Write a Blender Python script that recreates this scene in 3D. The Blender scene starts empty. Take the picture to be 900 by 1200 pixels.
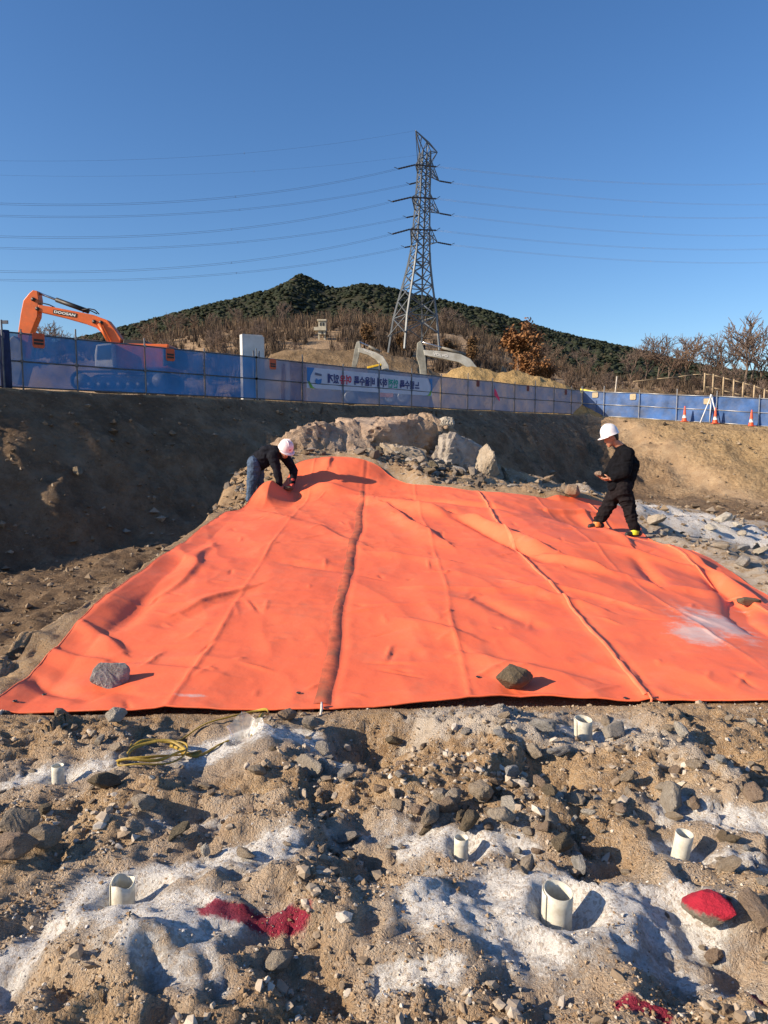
import bpy, bmesh, math, random
import numpy as np
from mathutils import Vector, Matrix
from mathutils.bvhtree import BVHTree
R = math.radians
S = bpy.context.scene
COL = S.collection
random.seed(7)
rng = np.random.default_rng(11)

# ------------------------------------------------------------------ camera, sky, sun, exposure
F_PX, CX, CY, EYE, PITCH = 850.0, 450.0, 600.0, 1.6, R(5.98)   # focal length in pixels of the 900x1200 photograph
cam_data = bpy.data.cameras.new('camera')
cam = bpy.data.objects.new('camera', cam_data); COL.objects.link(cam)
cam.location = (0, 0, EYE); cam.rotation_euler = (R(90) - PITCH, 0, 0)
cam_data.sensor_fit = 'VERTICAL'; cam_data.sensor_height = 36.0
cam_data.lens = 36.0 * F_PX / 1200.0
cam_data.clip_start = 0.05; cam_data.clip_end = 6000
S.camera = cam
SUN_EL, SUN_AZ = R(25.5), R(-109.0)          # azimuth clockwise from +Y: the sun stands to the left
w = bpy.data.worlds.new('World'); S.world = w; w.use_nodes = True
nt = w.node_tree; nt.nodes.clear()
sky = nt.nodes.new('ShaderNodeTexSky'); sky.sky_type = 'NISHITA'; sky.sun_disc = False
sky.sun_elevation = SUN_EL; sky.sun_rotation = SUN_AZ
sky.air_density = 1.0; sky.dust_density = 0.5; sky.ozone_density = 4.0; sky.altitude = 50
bg = nt.nodes.new('ShaderNodeBackground'); bg.inputs['Strength'].default_value = 0.1
out = nt.nodes.new('ShaderNodeOutputWorld')
hs_ = nt.nodes.new('ShaderNodeHueSaturation'); hs_.inputs['Saturation'].default_value = 1.16; hs_.inputs['Hue'].default_value = .505; nt.links.new(sky.outputs[0], hs_.inputs['Color']); nt.links.new(hs_.outputs[0], bg.inputs[0]); nt.links.new(bg.outputs[0], out.inputs[0])
sd = bpy.data.lights.new('sun', 'SUN'); sd.energy = 5.0; sd.angle = R(0.5); sd.color = (1.0, 0.83, 0.62)
sun = bpy.data.objects.new('sun', sd); COL.objects.link(sun)
tosun = Vector((math.sin(SUN_AZ) * math.cos(SUN_EL), math.cos(SUN_AZ) * math.cos(SUN_EL), math.sin(SUN_EL)))
sun.rotation_euler = tosun.to_track_quat('Z', 'Y').to_euler(); sun.location = (-30, 0, 40)
S.view_settings.view_transform = 'Standard'; S.view_settings.look = 'None'
S.view_settings.exposure = 0.66; S.view_settings.gamma = 1.0

def ray(px, py):
    a, b = (px - CX) / F_PX, (CY - py) / F_PX
    c, s = math.cos(PITCH), math.sin(PITCH)
    return np.array([a, c + b * s, -s + b * c])
def P(px, py, Y):
    """point at distance Y ahead that is seen at a given place of the photograph"""
    d = ray(px, py); d = d / d[1] * Y
    return Vector((d[0], Y, EYE + d[2]))
def G(px, py, z=0.0):
    d = ray(px, py); t = (z - EYE) / d[2]
    return d[0] * t, d[1] * t

# ------------------------------------------------------------------ noise
def _hash(ix, iy, seed):
    h = (ix.astype(np.int64) * 374761393 + iy.astype(np.int64) * 668265263 + seed * 974634777) & 0xFFFFFFFF
    h = ((h ^ (h >> 13)) * 1274126177) & 0xFFFFFFFF
    return ((h ^ (h >> 16)) & 0xFFFFFF).astype(np.float64) / 0xFFFFFF
def vnoise(x, y, seed=0):
    x = np.asarray(x, float); y = np.asarray(y, float)
    ix, iy = np.floor(x), np.floor(y); fx, fy = x - ix, y - iy
    ux, uy = fx * fx * fx * (fx * (fx * 6 - 15) + 10), fy * fy * fy * (fy * (fy * 6 - 15) + 10)
    a, b = _hash(ix, iy, seed), _hash(ix + 1, iy, seed)
    c, d = _hash(ix, iy + 1, seed), _hash(ix + 1, iy + 1, seed)
    return (a + (b - a) * ux + (c - a) * uy + (a - b - c + d) * ux * uy) * 2 - 1
def fbm(x, y, oct=4, seed=0, gain=0.5):
    s = 0; a = 1.0; tot = 0
    c, sn = math.cos(0.6), math.sin(0.6)
    x = np.asarray(x, float); y = np.asarray(y, float)
    for k in range(oct):
        s = s + a * vnoise(x, y, seed + k * 17); tot += a; a *= gain
        x, y = (x * c - y * sn) * 2.03 + 3.1, (x * sn + y * c) * 2.03 - 1.7
    return s / tot
def ridged(x, y, oct=3, seed=0):
    s = 0; a = 1.0; tot = 0
    for k in range(oct):
        s = s + a * (1 - 2 * np.abs(vnoise(x, y, seed + 31 * k))); tot += a; a *= 0.5
        x, y = x * 2.1 + 5.3, y * 2.1 - 2.2
    return s / tot
def cells(x, y, seed=0):
    """rounded clods: distance to the nearest jittered point"""
    x = np.asarray(x, float); y = np.asarray(y, float)
    ix, iy = np.floor(x), np.floor(y); best = np.full(x.shape, 9.0)
    for i in (-1, 0, 1):
        for j in (-1, 0, 1):
            cx, cy = ix + i, iy + j
            px_ = cx + _hash(cx, cy, seed); py_ = cy + _hash(cx, cy, seed + 5)
            r = 0.35 + 0.75 * _hash(cx, cy, seed + 9)
            best = np.minimum(best, np.hypot(x - px_, y - py_) / r)
    return np.clip(1 - best * best, 0, 1) ** 0.6
def facets(x, y, seed=0, tilt=.3):
    """broken ground: every cell is a plate with a height and a tilt of its own"""
    x = np.asarray(x, float); y = np.asarray(y, float); ix, iy = np.floor(x), np.floor(y)
    best = np.full(x.shape, 9.0); h = np.zeros(x.shape)
    for i in (-1, 0, 1):
        for j in (-1, 0, 1):
            cx, cy = ix + i, iy + j
            dx = x - cx - _hash(cx, cy, seed); dy = y - cy - _hash(cx, cy, seed + 5); d = np.hypot(dx, dy)
            v = (_hash(cx, cy, seed + 11) - .5) + tilt * (dx * (_hash(cx, cy, seed + 12) - .5) * 4 + dy * (_hash(cx, cy, seed + 13) - .5) * 4)
            m = d < best; best = np.where(m, d, best); h = np.where(m, v, h)
    return h
def sstep(a, b, x):
    t = np.clip((np.asarray(x, float) - a) / (b - a), 0, 1); return t * t * (3 - 2 * t)
def smax(a, b, k):
    h = np.clip(0.5 + 0.5 * (a - b) / k, 0, 1); return b + (a - b) * h + k * h * (1 - h)
def smin(a, b, k): return -smax(-a, -b, k)
def polydist(x, y, poly):
    """signed distance to a polygon in plan, positive inside"""
    x = np.asarray(x, float); y = np.asarray(y, float)
    d = np.full(x.shape, 1e9); inside = np.zeros(x.shape, bool); n = len(poly)
    for i in range(n):
        ax, ay = poly[i]; bx, by = poly[(i + 1) % n]
        ex, ey = bx - ax, by - ay
        t = np.clip(((x - ax) * ex + (y - ay) * ey) / (ex * ex + ey * ey), 0, 1)
        d = np.minimum(d, np.hypot(x - ax - t * ex, y - ay - t * ey))
        c = ((ay > y) != (by > y)) & (x < (bx - ax) * (y - ay) / (by - ay + 1e-12) + ax)
        inside ^= c
    return np.where(inside, d, -d)
def segdist(x, y, a, b):
    ex, ey = b[0] - a[0], b[1] - a[1]
    t = np.clip(((x - a[0]) * ex + (y - a[1]) * ey) / (ex * ex + ey * ey + 1e-12), 0, 1)
    return np.hypot(x - a[0] - t * ex, y - a[1] - t * ey), t
class TPS:
    def __init__(s, pts, lam=0.02):
        p = np.array(pts, float); s.p = p; n = len(p)
        r = np.hypot(p[:, None, 0] - p[None, :, 0], p[:, None, 1] - p[None, :, 1])
        K = np.where(r > 0, r * r * np.log(r + 1e-12), 0) + lam * np.eye(n)
        Q = np.c_[np.ones(n), p[:, :2]]
        A = np.block([[K, Q], [Q.T, np.zeros((3, 3))]])
        s.w = np.linalg.solve(A, np.r_[p[:, 2], 0, 0, 0])
    def __call__(s, x, y):
        x = np.asarray(x, float); y = np.asarray(y, float)
        o = s.w[-3] + s.w[-2] * x + s.w[-1] * y
        for i in range(len(s.p)):
            r2 = (x - s.p[i, 0]) ** 2 + (y - s.p[i, 1]) ** 2
            o = o + s.w[i] * 0.5 * r2 * np.log(r2 + 1e-12)
        return o

# ------------------------------------------------------------------ the lie of the land
mp = [(-2, 2, 0), (0, 1.5, 0), (2, 2, 0), (0, 3, 0), (-1.5, 3.2, 0), (2, 3.3, 0), (-3, 1, 0), (3, 1, 0), (0, 0, 0), (4, 3, 0),
      (5, 2, 0), (-3, 3.5, -.06), (0, -3, 0), (6, -2, 0), (-6, -2, 0), (-3.0, 6.2, .12), (-3.1, 10, .3), (-3, 13.5, .6)]
def _c(px, py, Y): p = P(px, py, Y); mp.append((p.x, p.y, p.z))
for q in [(0, 834, 4.1), (128, 832, 4.15), (365, 825, 4.2), (560, 815, 4.3), (760, 825, 4.2), (900, 812, 4.3),
          (670, 590, 11.8), (590, 580, 12), (500, 570, 12.6), (455, 557, 13.2), (735, 598, 12.3), (745, 629, 10.6), (695, 622, 10.7)]: _c(*q)
mp += [(-2.3, 6.27, .16), (-2.3, 8.45, .32), (-2.3, 10.6, .47), (-2.3, 12.6, .45), (-.9, 13.5, 1.17), (-1.3, 13.4, 1.14), (-1.58, 13.3, 1.12), (-.16, 13.35, 1.06), (-.5, 13.4, 1.15), (-.9, 12.3, .72), (-.3, 12.5, .68), (-1.6, 12.4, .55),
       (0, 6, .14), (0, 8, .29), (0, 10, .44), (0, 12, .58), (-1, 7, .22), (-1, 10, .45), (1.5, 6, .13), (1.5, 9, .36),
       (2.5, 8, .22), (2.5, 6, .1), (2.4, 10, .4), (3.9, 8.84, .13), (4, 7.6, -.09), (4, 6, -.08), (4, 4.5, 0), (-2.2, 4.1, .0),
       (-1.5, 15.2, 1.05), (0, 15.6, 1.1), (.9, 15.8, 1.1), (1.7, 15.6, .85), (1.5, 14, .75), (0, 17, 1.2), (2.4, 14.5, .5), (3, 13, .38), (-.8, 14.4, 1.1),
       (5, 9, -.3), (5, 12, -.1), (5.3, 13, 0), (7, 12, -.3), (7, 9, -.4), (6, 6, -.3), (8, 14, -.45), (10, 10, -.5), (5.5, 4.5, -.05), (5.1, 14, .1), (10, 4, -.2)]
base = TPS(mp)
TARP = [(-2.25, 4.03), (0, 4.13), (4.0, 4.28), (4.05, 7.6), (3.95, 8.9), (3.83, 10.4), (4.1, 12.3), (2.9, 11.9), (1.98, 12.1), (.74, 12.7), (.1, 13.3), (-.9, 13.7), (-1.6, 13.4), (-1.9, 12.4), (-2.35, 10.6), (-2.36, 7)]
MOUND = [(-4.2, 2.8), (-2.7, 4.2), (-2.5, 8), (-2.52, 11.3), (-2.9, 12.6), (-3.0, 15), (-2.2, 17.2), (0, 18), (2.5, 17.2), (4, 16.2), (8, 15.6), (13, 12), (16, 3), (16, -9), (-12, -9), (-9, -2)]
FA, FD = np.array([-10.16, 24.3]), np.array([.659, .752])      # left fence line: a point and its direction
FN = np.array([.752, -.659])
FC = np.array([14.03, 51.9]); FE = np.array([.79, -.612]); FM = np.array([-.612, -.79])
PIPES = {'a': (68, 917, .027, .105), 'b': (684, 866, .043, .13), 'c': (540, 1003, .027, .10), 'd': (795, 1004, .033, .13), 'e': (652, 1088, .045, .15), 'f': (144, 1067, .036, .11)}
PIPE_XY = {k: G(v[0], v[1]) for k, v in PIPES.items()}
BAG_XY = G(283, 880)
# bumps of the rubble: photo x, y, radius m, height m
BUMPS = [(150, 1125, .27, .17), (20, 1160, .16, -.15), (40, 1200, .2, -.08), (330, 1165, .2, -.06), (300, 1080, .16, .06), (435, 872, .24, -.22), (642, 915, .16, -.17),
         (600, 868, .30, .07), (700, 1015, .18, -.13), (230, 1060, .1, .05), (270, 1150, .22, .05), (860, 1150, .2, -.1), (420, 1010, .14, -.06), (500, 1060, .3, .04), (530, 1130, .24, .09), (700, 1120, .18, .04), (835, 1140, .17, -.08), (215, 975, .13, -.13), (430, 1035, .16, -.09),
         (300, 850, .22, .05), (330, 900, .16, .07), (90, 960, .14, -.06), (180, 950, .2, .05), (520, 1010, .28, -.05), (380, 1170, .12, -.06), (560, 920, .22, .05), (880, 960, .2, .05), (740, 900, .3, .04), (200, 1190, .06, -.09), (160, 1165, .2, .06)]
BUMPS = [G(b[0], b[1]) + (b[2], b[3]) for b in BUMPS]
def grp(l): return [(G(a, b), G(c, d), wd, st) for a, b, c, d, wd, st in l]
POWDER = grp([(0, 1150, 120, 1060, .10, 1.3), (120, 1060, 330, 1015, .12, 1.3), (110, 1085, 235, 1120, .17, 1.15), (130, 1150, 210, 1180, .08, .8), (220, 1120, 260, 1190, .04, .8), (225, 890, 345, 865, .18, 1.3), (345, 865, 400, 900, .1, .8), (20, 920, 130, 905, .13, .9), (480, 995, 610, 998, .11, 1.1),
              (790, 960, 900, 985, .10, 1.2), (800, 1010, 900, 1020, .08, .9), (600, 1065, 780, 1085, .19, 1.35), (510, 1090, 640, 1120, .19, 1.0), (700, 1120, 800, 1150, .1, .8), (455, 1165, 520, 1170, .06, 1.1), (585, 1075, 500, 1030, .05, .6), (690, 845, 740, 860, .1, .7), (0, 1200, 10, 1140, .08, 1.0), (240, 1060, 330, 1045, .06, .7), (180, 975, 300, 968, .07, .75), (390, 985, 480, 975, .08, .6), (700, 1120, 760, 1130, .08, .6), (840, 1180, 880, 1150, .06, .7), (300, 1100, 330, 1095, .03, .9)])
GREY = grp([(520, 850, 640, 870, .32, .95), (640, 870, 760, 880, .25, .9), (760, 880, 860, 930, .22, .7), (330, 1010, 420, 1000, .12, .5), (250, 940, 420, 960, .2, .4), (590, 940, 700, 990, .2, .4)])
RED = grp([(245, 1106, 352, 1108, .038, 1.35), (728, 1212, 775, 1226, .03, 1.2), (885, 1215, 905, 1212, .03, 1.2)])
def patch(x, y, lst):
    o = np.zeros(np.shape(x))
    for a, b, wd, st in lst:
        d, t = segdist(x, y, a, b); o = np.maximum(o, st * np.exp(-(d / wd) ** 2))
    return o
# the slope behind the fence, by direction
SLx = np.array([-60, 0, 130, 250, 350, 450, 550, 620, 700, 760, 900, 1000.])
SLy = np.array([434, 430, 416, 392, 386, 387, 394, 418, 440, 447, 449, 449.])
SLu, SLh = (SLx - 450) / 850, (511 - SLy) / 850 * 200 - 1.4
def fence_z(x): return 3.0 - np.clip(.095 * (np.asarray(x) - 14), 0, 1.6)
def dpit(x, y):
    dl = (x - FA[0]) * FN[0] + (y - FA[1]) * FN[1] - .9
    dr = (x - FC[0]) * FM[0] + (y - FC[1]) * FM[1] - .9
    return dl, dr
def outer(x, y):
    dl, dr = dpit(x, y); s = np.maximum(-dl, -dr)
    h = np.interp(x / np.maximum(y, 1), SLu, SLh)
    z = fence_z(x) + np.clip(s, 0, 14) * .045 + h * sstep(62, 205, y) * np.clip(y / 205, .3, 1)
    far = sstep(12, 40, s)
    return z + far * (1.2 * fbm(x / 14, y / 14, 4, 5)) + .05 * fbm(x / .8, y / .8, 3, 8)
def wall(x, y):
    dl, dr = dpit(x, y)
    n = fbm(x / 3.0, y / 3.0, 4, 21)
    wl = dl + .9 * n * sstep(0, 3, dl); wr = dr + .7 * n * sstep(0, 3, dr)
    zl = -np.maximum(wl, 0) * 1.15; zr = -np.maximum(wr, 0) * .62
    return smax(zl, zr, .7)
def H(x, y):
    x = np.asarray(x, float); y = np.asarray(y, float)
    zo = outer(x, y)
    dl, dr = dpit(x, y)
    zp = zo + wall(x, y) + (.40 + .05 * sstep(2, 10, x)) * ridged(x / 1.9, y / 1.9, 5, 3) * sstep(.2, 2, np.minimum(dl, dr)) + (.09 + .1 * sstep(4, 12, x)) * (cells(x / .45, y / .45, 7) + .8 * cells(x / 1.1, y / .9, 17)) * sstep(.2, 1.2, np.minimum(dl, dr))
    fl = -1.75 + .25 * fbm(x / 4, y / 4, 4, 2) + .10 * cells(x / .6, y / .6, 4) + .05 * cells(x / .22, y / .22, 14) + .12 * ridged(x / 1.1, y / 2.6, 2, 6)
    al = x * FD[0] + y * FD[1]; zp = zp + sstep(.3, 1.5, np.minimum(dl, dr)) * sstep(9, 5, np.minimum(dl, dr)) * (.20 * ridged(al / 1.0 + .4 * fbm(x / 2, y / 2, 2, 27), dl / 3.2, 3, 28) + .10 * ridged(al / .45, dl / 1.1, 2, 29))
    z = smax(zp, fl, .5)
    near = (y < 22) & (y > -10) & (x > -13) & (x < 18)
    if near.any():
        xn, yn = x[near], y[near]
        dm = polydist(xn, yn, MOUND) + (.12 + .25 * sstep(-2, 0, xn)) * fbm(xn / 1.2, yn / 1.2, 3, 41)
        dt = polydist(xn, yn, TARP)
        b = base(np.clip(xn, -7, 12), np.clip(yn, -4, 16.5))
        b = b - .055 * sstep(-.05, .12, dt)
        rough = 1 - .95 * sstep(-.38, .06, dt)
        det = .065 * fbm(xn / .55, yn / .55, 4, 50) + .05 * ridged(xn / .95, yn / .8, 2, 56) + .05 * ridged(xn / .42, yn / .42, 3, 51) + .03 * cells(xn / .17, yn / .17, 52) + .014 * cells(xn / .06, yn / .06, 53)
        backy = sstep(5, 9, np.maximum(yn, 0))
        det = det + backy * sstep(-2.6, -1.2, xn) * (.14 * ridged(xn / 1.3, yn / 1.3, 3, 54) + .06 * cells(xn / .35, yn / .35, 55))
        qx, qy = xn + .05 * fbm(xn / .12, yn / .12, 3, 71), yn + .05 * fbm(xn / .12, yn / .12, 3, 72); brk = sstep(-.25, .3, fbm(xn / .7, yn / .7, 2, 73))
        det = det + sstep(6, 4.6, yn) * (.066 * facets(qx / .34, qy / .30, 74) * brk + .034 * facets(qx / .13, qy / .12, 75) * (.4 + .6 * brk) + .018 * facets(qx / .055, qy / .05, 76))
        for bx, by, r, h in BUMPS:
            q = ((qx * 1.0 + .10 * fbm(xn / .2, yn / .2, 3, 78) - bx) ** 2 + (qy + .10 * fbm(xn / .2, yn / .2, 3, 79) - by) ** 2) / (r * r)
            det = det + h * np.exp(-q)
        calm = 1 - .68 * np.clip(patch(xn, yn, POWDER), 0, 1)
        det = det * (.35 + .65 * calm)
        pwn = np.clip(patch(xn, yn, POWDER), 0, 1); det = det + pwn * (.012 * fbm(xn / .05, yn / .05, 3, 57) + .010 * cells(xn / .035, yn / .035, 58) * (fbm(xn / .2, yn / .2, 2, 59) > .05))
        for k, (cx, cy) in PIPE_XY.items():
            rr = np.hypot(xn - cx - .03, yn - cy - .012) * (1 + .38 * fbm(xn / .12 + cx * 9, yn / .12, 3, 44)); r0 = PIPES[k][2] * 2.1 + .045
            m = np.exp(-(rr / (r0 * 1.9)) ** 2)
            det = det * (1 - .75 * m) + {'e': .06, 'd': .035, 'c': .03, 'f': .03, 'a': .02, 'b': .02}[k] * np.exp(-((rr - r0 * 1.15) / (r0 * .5)) ** 2) - .04 * np.exp(-(rr / (r0 * .7)) ** 2)
        rr = np.hypot(xn - BAG_XY[0], yn - BAG_XY[1])
        det = det * (1 - .8 * np.exp(-(rr / .3) ** 2)) + .11 * np.exp(-(np.hypot(xn - BAG_XY[0] - .08, yn - BAG_XY[1] - .02) / .19) ** 2) - .13 * np.exp(-(rr / .055) ** 4)
        zm = b + det * rough + np.minimum(dm, 0) * np.where(xn < -1, 2.0, 1.3)
        z[near] = smax(zm, z[near], .12)
    return z

# ------------------------------------------------------------------ tarpaulin surface (in plan)
def hitf(fn, px, py, y0=1.2, y1=60, n=4000):
    d = ray(px, py); ys = np.geomspace(y0, y1, n); k = ys / d[1]
    xs, zs = d[0] * k, EYE + d[2] * k
    q = np.nonzero(zs < fn(xs, ys))[0]
    i = q[0] if len(q) else n - 1
    return float(xs[i]), float(ys[i]), float(zs[i])
def bp(px, py): return hitf(base, px, py, 3, 16, 1500)[:2]
CREASES = [  # photo x1,y1 -> x2,y2, height m, width m: folds that run over the sheet
    (432, 588, 560, 612, .10, .16), (560, 612, 690, 668, .08, .16), (455, 596, 520, 640, .06, .12), (520, 600, 640, 660, -.07, .14), (480, 585, 590, 600, -.05, .15),
    (350, 575, 440, 585, .07, .25), (390, 540, 385, 552, .04, .1), (600, 690, 700, 720, .035, .08), (640, 655, 760, 690, .045, .1), (700, 640, 800, 665, .05, .11), (740, 655, 770, 690, -.05, .1),
    (800, 650, 880, 705, .10, .14), (822, 668, 900, 745, -.09, .14), (770, 690, 850, 705, .05, .1), (300, 690, 215, 720, .03, .08), (250, 640, 190, 700, .05, .14), (190, 690, 150, 740, -.05, .12),
    (110, 745, 150, 775, .05, .09), (60, 775, 130, 785, .05, .11), (30, 800, 90, 825, -.04, .09), (200, 735, 290, 700, -.03, .12), (440, 650, 520, 660, .03, .12), (560, 705, 640, 740, -.03, .12), (480, 730, 560, 750, .02, .1),
    (560, 770, 690, 800, .02, .12), (850, 700, 900, 720, .06, .08), (690, 605, 740, 640, .06, .10), (480, 690, 640, 700, .02, .06), (640, 690, 760, 720, .025, .05), (150, 790, 260, 800, .02, .1), (640, 600, 700, 604, .05, .1), (300, 600, 420, 640, .04, .2), (330, 660, 400, 670, -.03, .12)]
CREASES = [(bp(a, b), bp(c, d), h, wd) for a, b, c, d, h, wd in CREASES]
FINE = []
_r = random.Random(5)
for _ in range(240):
    x_, y_ = _r.uniform(-2.2, 4), 4.2 + 8.6 * _r.random() ** 1.5; a_ = _r.choice([_r.gauss(.1, .25), _r.gauss(1.45, .2), _r.gauss(-.7, .3), _r.gauss(.8, .3)]); l_ = _r.uniform(.08, .45)
    FINE.append(((x_, y_), (x_ + l_ * math.cos(a_), y_ + l_ * math.sin(a_)), _r.choice([-1, 1, 1]) * _r.uniform(.005, .017), _r.uniform(.008, .020)))
STN = [bp(130, 812), bp(606, 814)]
def seam_x(y, k): return k + (.016 if k < 0 else .035) * np.sin(np.asarray(y) * .9 + k * 2) + .010 * np.sin(np.asarray(y) * 2.9 + k) + .012 * fbm(np.asarray(y) * 1.4, 0 * np.asarray(y) + k, 3, 77)
SEAMS = (-.36, 1.55, 3.45); FOLDS = (-1.27, .55, 2.5)
def ZT(x, y):
    x = np.asarray(x, float); y = np.asarray(y, float)
    wx, wy = x + .12 * fbm(x, y, 2, 91), y + .12 * fbm(x, y, 2, 92)
    z = base(x, y) + .018
    z = z + .034 * fbm(wx / 1.1, wy / 1.5, 3, 60) + .019 * ridged(wx / .8 + wy / 2.4, wy / 1.5, 2, 61) + .005 * ridged(wx / .3, wy / .26, 2, 62)
    for a, b, h, wd in CREASES:
        d, t = segdist(wx, wy, a, b); cr = (b[0] - a[0]) * (wy - a[1]) - (b[1] - a[1]) * (wx - a[0])
        lee = (cr < 0) if b[1] >= a[1] else (cr > 0)
        q = d / (wd * np.where(lee, .36, 1.2)) if h > 0 else d / (wd * .75)
        if a[0] < -1: h = h * .65
        z = z + 1.15 * h * np.exp(-q * q) * np.sin(np.pi * np.clip(.12 + .76 * t, 0, 1)) ** .7
    for k in SEAMS:
        d = x - seam_x(y, k)
        z = z + (.004 if k < 0 else .012) * np.exp(-(d / .03) ** 2) - .006 * np.exp(-((d - .06) / .03) ** 2) + (.003 if k < 0 else .007) * ridged(y * 2.2, x * .5 + k, 2, 66) * np.exp(-(d / .14) ** 2)
    for k in FOLDS:
        d = x - seam_x(y, k) * 1.0
        z = z + .018 * np.exp(-np.abs(d) / .016) * (.5 + .5 * fbm(y * 1.1, x * 0 + k, 2, 67)) + .014 * np.exp(-(d / .15) ** 2) * fbm(y * .9, x * 0 + k + 3, 2, 68)
    for yk in (6.1, 8.3, 10.2):
        d = y - yk - .1 * fbm(x, x * 0 + yk, 2, 69); z = z + .008 * np.exp(-np.abs(d) / .03)
    # the corner that the crouching worker holds up
    z = z + .42 * np.exp(-((y - 12.0) / .62) ** 2) * np.clip((-1.44 - x) / .42, 0, 1) ** 1.3
    for a, b, h, wd in FINE:
        d, t = segdist(x, y, a, b); z = z + h * np.exp(-d / wd) * np.sin(np.pi * np.clip(t, .02, .98))
    for (sx_, sy_) in STN:
        q = np.hypot(x - sx_, y - sy_); an = np.arctan2(y - sy_, x - sx_); z = z - .022 * np.exp(-(q / .13) ** 2) + .010 * np.exp(-((q - .24) / .13) ** 2) * np.abs(np.sin(an * 2.5 + sx_))
    # raised left hem, small flutes along the front hem
    hem = np.clip((-2.12 - x) / .22, 0, 1); z = z + hem * (.035 + .05 * fbm(y * 1.1, y * 0, 2, 70))
    fr = np.exp(-np.clip(y - 4.15, 0, 9) / .22); z = z + fr * (.012 + .03 * fbm(x * 1.3, x * 0 + 4, 2, 71))
    return z

# ------------------------------------------------------------------ mesh helpers
class MB:
    """collects shapes and links them as ONE mesh object"""
    def __init__(s): s.v = []; s.f = []; s.m = []
    def add(s, v, f, mi=0):
        o = len(s.v); s.v += [tuple(p) for p in v]; s.f += [tuple(i + o for i in q) for q in f]; s.m += [mi] * len(f); return s
    def box(s, c, d, rot=None, mi=0):
        c = Vector(c); v = []
        for k in range(8):
            p = Vector(((k & 1) - .5, ((k >> 1) & 1) - .5, ((k >> 2) & 1) - .5)); p = Vector((p.x * d[0], p.y * d[1], p.z * d[2]))
            if rot is not None: p = rot @ p
            v.append(c + p)
        return s.add(v, [(0, 2, 3, 1), (4, 5, 7, 6), (0, 1, 5, 4), (2, 6, 7, 3), (0, 4, 6, 2), (1, 3, 7, 5)], mi)
    def beam(s, a, b, w_, h_=None, mi=0):
        a, b = Vector(a), Vector(b); d = b - a; q = d.to_track_quat('Y', 'Z').to_matrix()
        return s.box((a + b) / 2, (w_, d.length, h_ or w_), q, mi)
    def tube(s, pts, r, n=8, caps=True, mi=0):
        pts = [Vector(p) for p in pts]; rs = r if isinstance(r, (list, tuple)) else [r] * len(pts)
        v = []; f = []; nrm = None
        for i, p in enumerate(pts):
            t = (pts[min(i + 1, len(pts) - 1)] - pts[max(i - 1, 0)]).normalized()
            if nrm is None: nrm = t.orthogonal().normalized()
            else:
                nrm = (nrm - t * nrm.dot(t)); nrm = nrm.normalized() if nrm.length > 1e-6 else t.orthogonal().normalized()
            b = t.cross(nrm)
            for k in range(n):
                a = 2 * math.pi * k / n; v.append(p + (nrm * math.cos(a) + b * math.sin(a)) * rs[i])
        for i in range(len(pts) - 1):
            for k in range(n):
                k2 = (k + 1) % n; f.append((i * n + k, i * n + k2, (i + 1) * n + k2, (i + 1) * n + k))
        if caps: f.append(tuple(range(n))[::-1]); f.append(tuple((len(pts) - 1) * n + k for k in range(n)))
        return s.add(v, f, mi)
    def lathe(s, c, prof, n=20, sx=1, sy=1, rot=None, mi=0):
        """prof: (radius, height) pairs"""
        c = Vector(c); v = []; f = []
        for r, z in prof:
            for k in range(n):
                a = 2 * math.pi * k / n; p = Vector((r * sx * math.cos(a), r * sy * math.sin(a), z)); v.append(c + (rot @ p if rot is not None else p))
        for i in range(len(prof) - 1):
            for k in range(n):
                k2 = (k + 1) % n; f.append((i * n + k, i * n + k2, (i + 1) * n + k2, (i + 1) * n + k))
        return s.add(v, f, mi)
    def prism(s, poly, dv, mi=0):
        """closed 3-D outline pushed along dv"""
        n = len(poly); a = [Vector(p) for p in poly]; b = [p + Vector(dv) for p in a]
        f = [tuple(range(n)), tuple(range(2 * n - 1, n - 1, -1))] + [(i, i + n, (i + 1) % n + n, (i + 1) % n) for i in range(n)]
        return s.add(a + b, f, mi)
    def build(s, name, m, parent=None, smooth=False, bevel=0):
        me = bpy.data.meshes.new(name); me.from_pydata([tuple(v) for v in s.v], [], s.f)
        ms = m if isinstance(m, (list, tuple)) else [m]
        for q in ms: me.materials.append(q)
        me.polygons.foreach_set('material_index', s.m)
        bm = bmesh.new(); bm.from_mesh(me); bmesh.ops.recalc_face_normals(bm, faces=bm.faces); bm.to_mesh(me); bm.free()
        if smooth: me.polygons.foreach_set('use_smooth', [True] * len(me.polygons))
        o = bpy.data.objects.new(name, me); COL.objects.link(o)
        if bevel:
            md = o.modifiers.new('bevel', 'BEVEL'); md.width = bevel; md.segments = 2; md.limit_method = 'ANGLE'
        if parent is not None:
            o.parent = parent
        return o
def arrmesh(name, v, f, m, smooth=True, parent=None, attrs=None):
    """big meshes straight from numpy arrays (all faces of one size)"""
    v = np.asarray(v, np.float32); f = np.asarray(f, np.int32); k = f.shape[1]
    me = bpy.data.meshes.new(name)
    me.vertices.add(len(v)); me.vertices.foreach_set('co', v.ravel())
    me.loops.add(f.size); me.loops.foreach_set('vertex_index', f.ravel())
    me.polygons.add(len(f)); me.polygons.foreach_set('loop_start', np.arange(0, f.size, k, dtype=np.int32))
    me.update(calc_edges=True)
    me.polygons.foreach_set('use_smooth', np.full(len(f), smooth))
    for n_, a in (attrs or {}).items():
        at = me.attributes.new(n_, 'FLOAT', 'POINT'); at.data.foreach_set('value', np.asarray(a, np.float32).ravel())
    if m: me.materials.append(m)
    o = bpy.data.objects.new(name, me); COL.objects.link(o)
    if parent is not None: o.parent = parent
    return o
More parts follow.
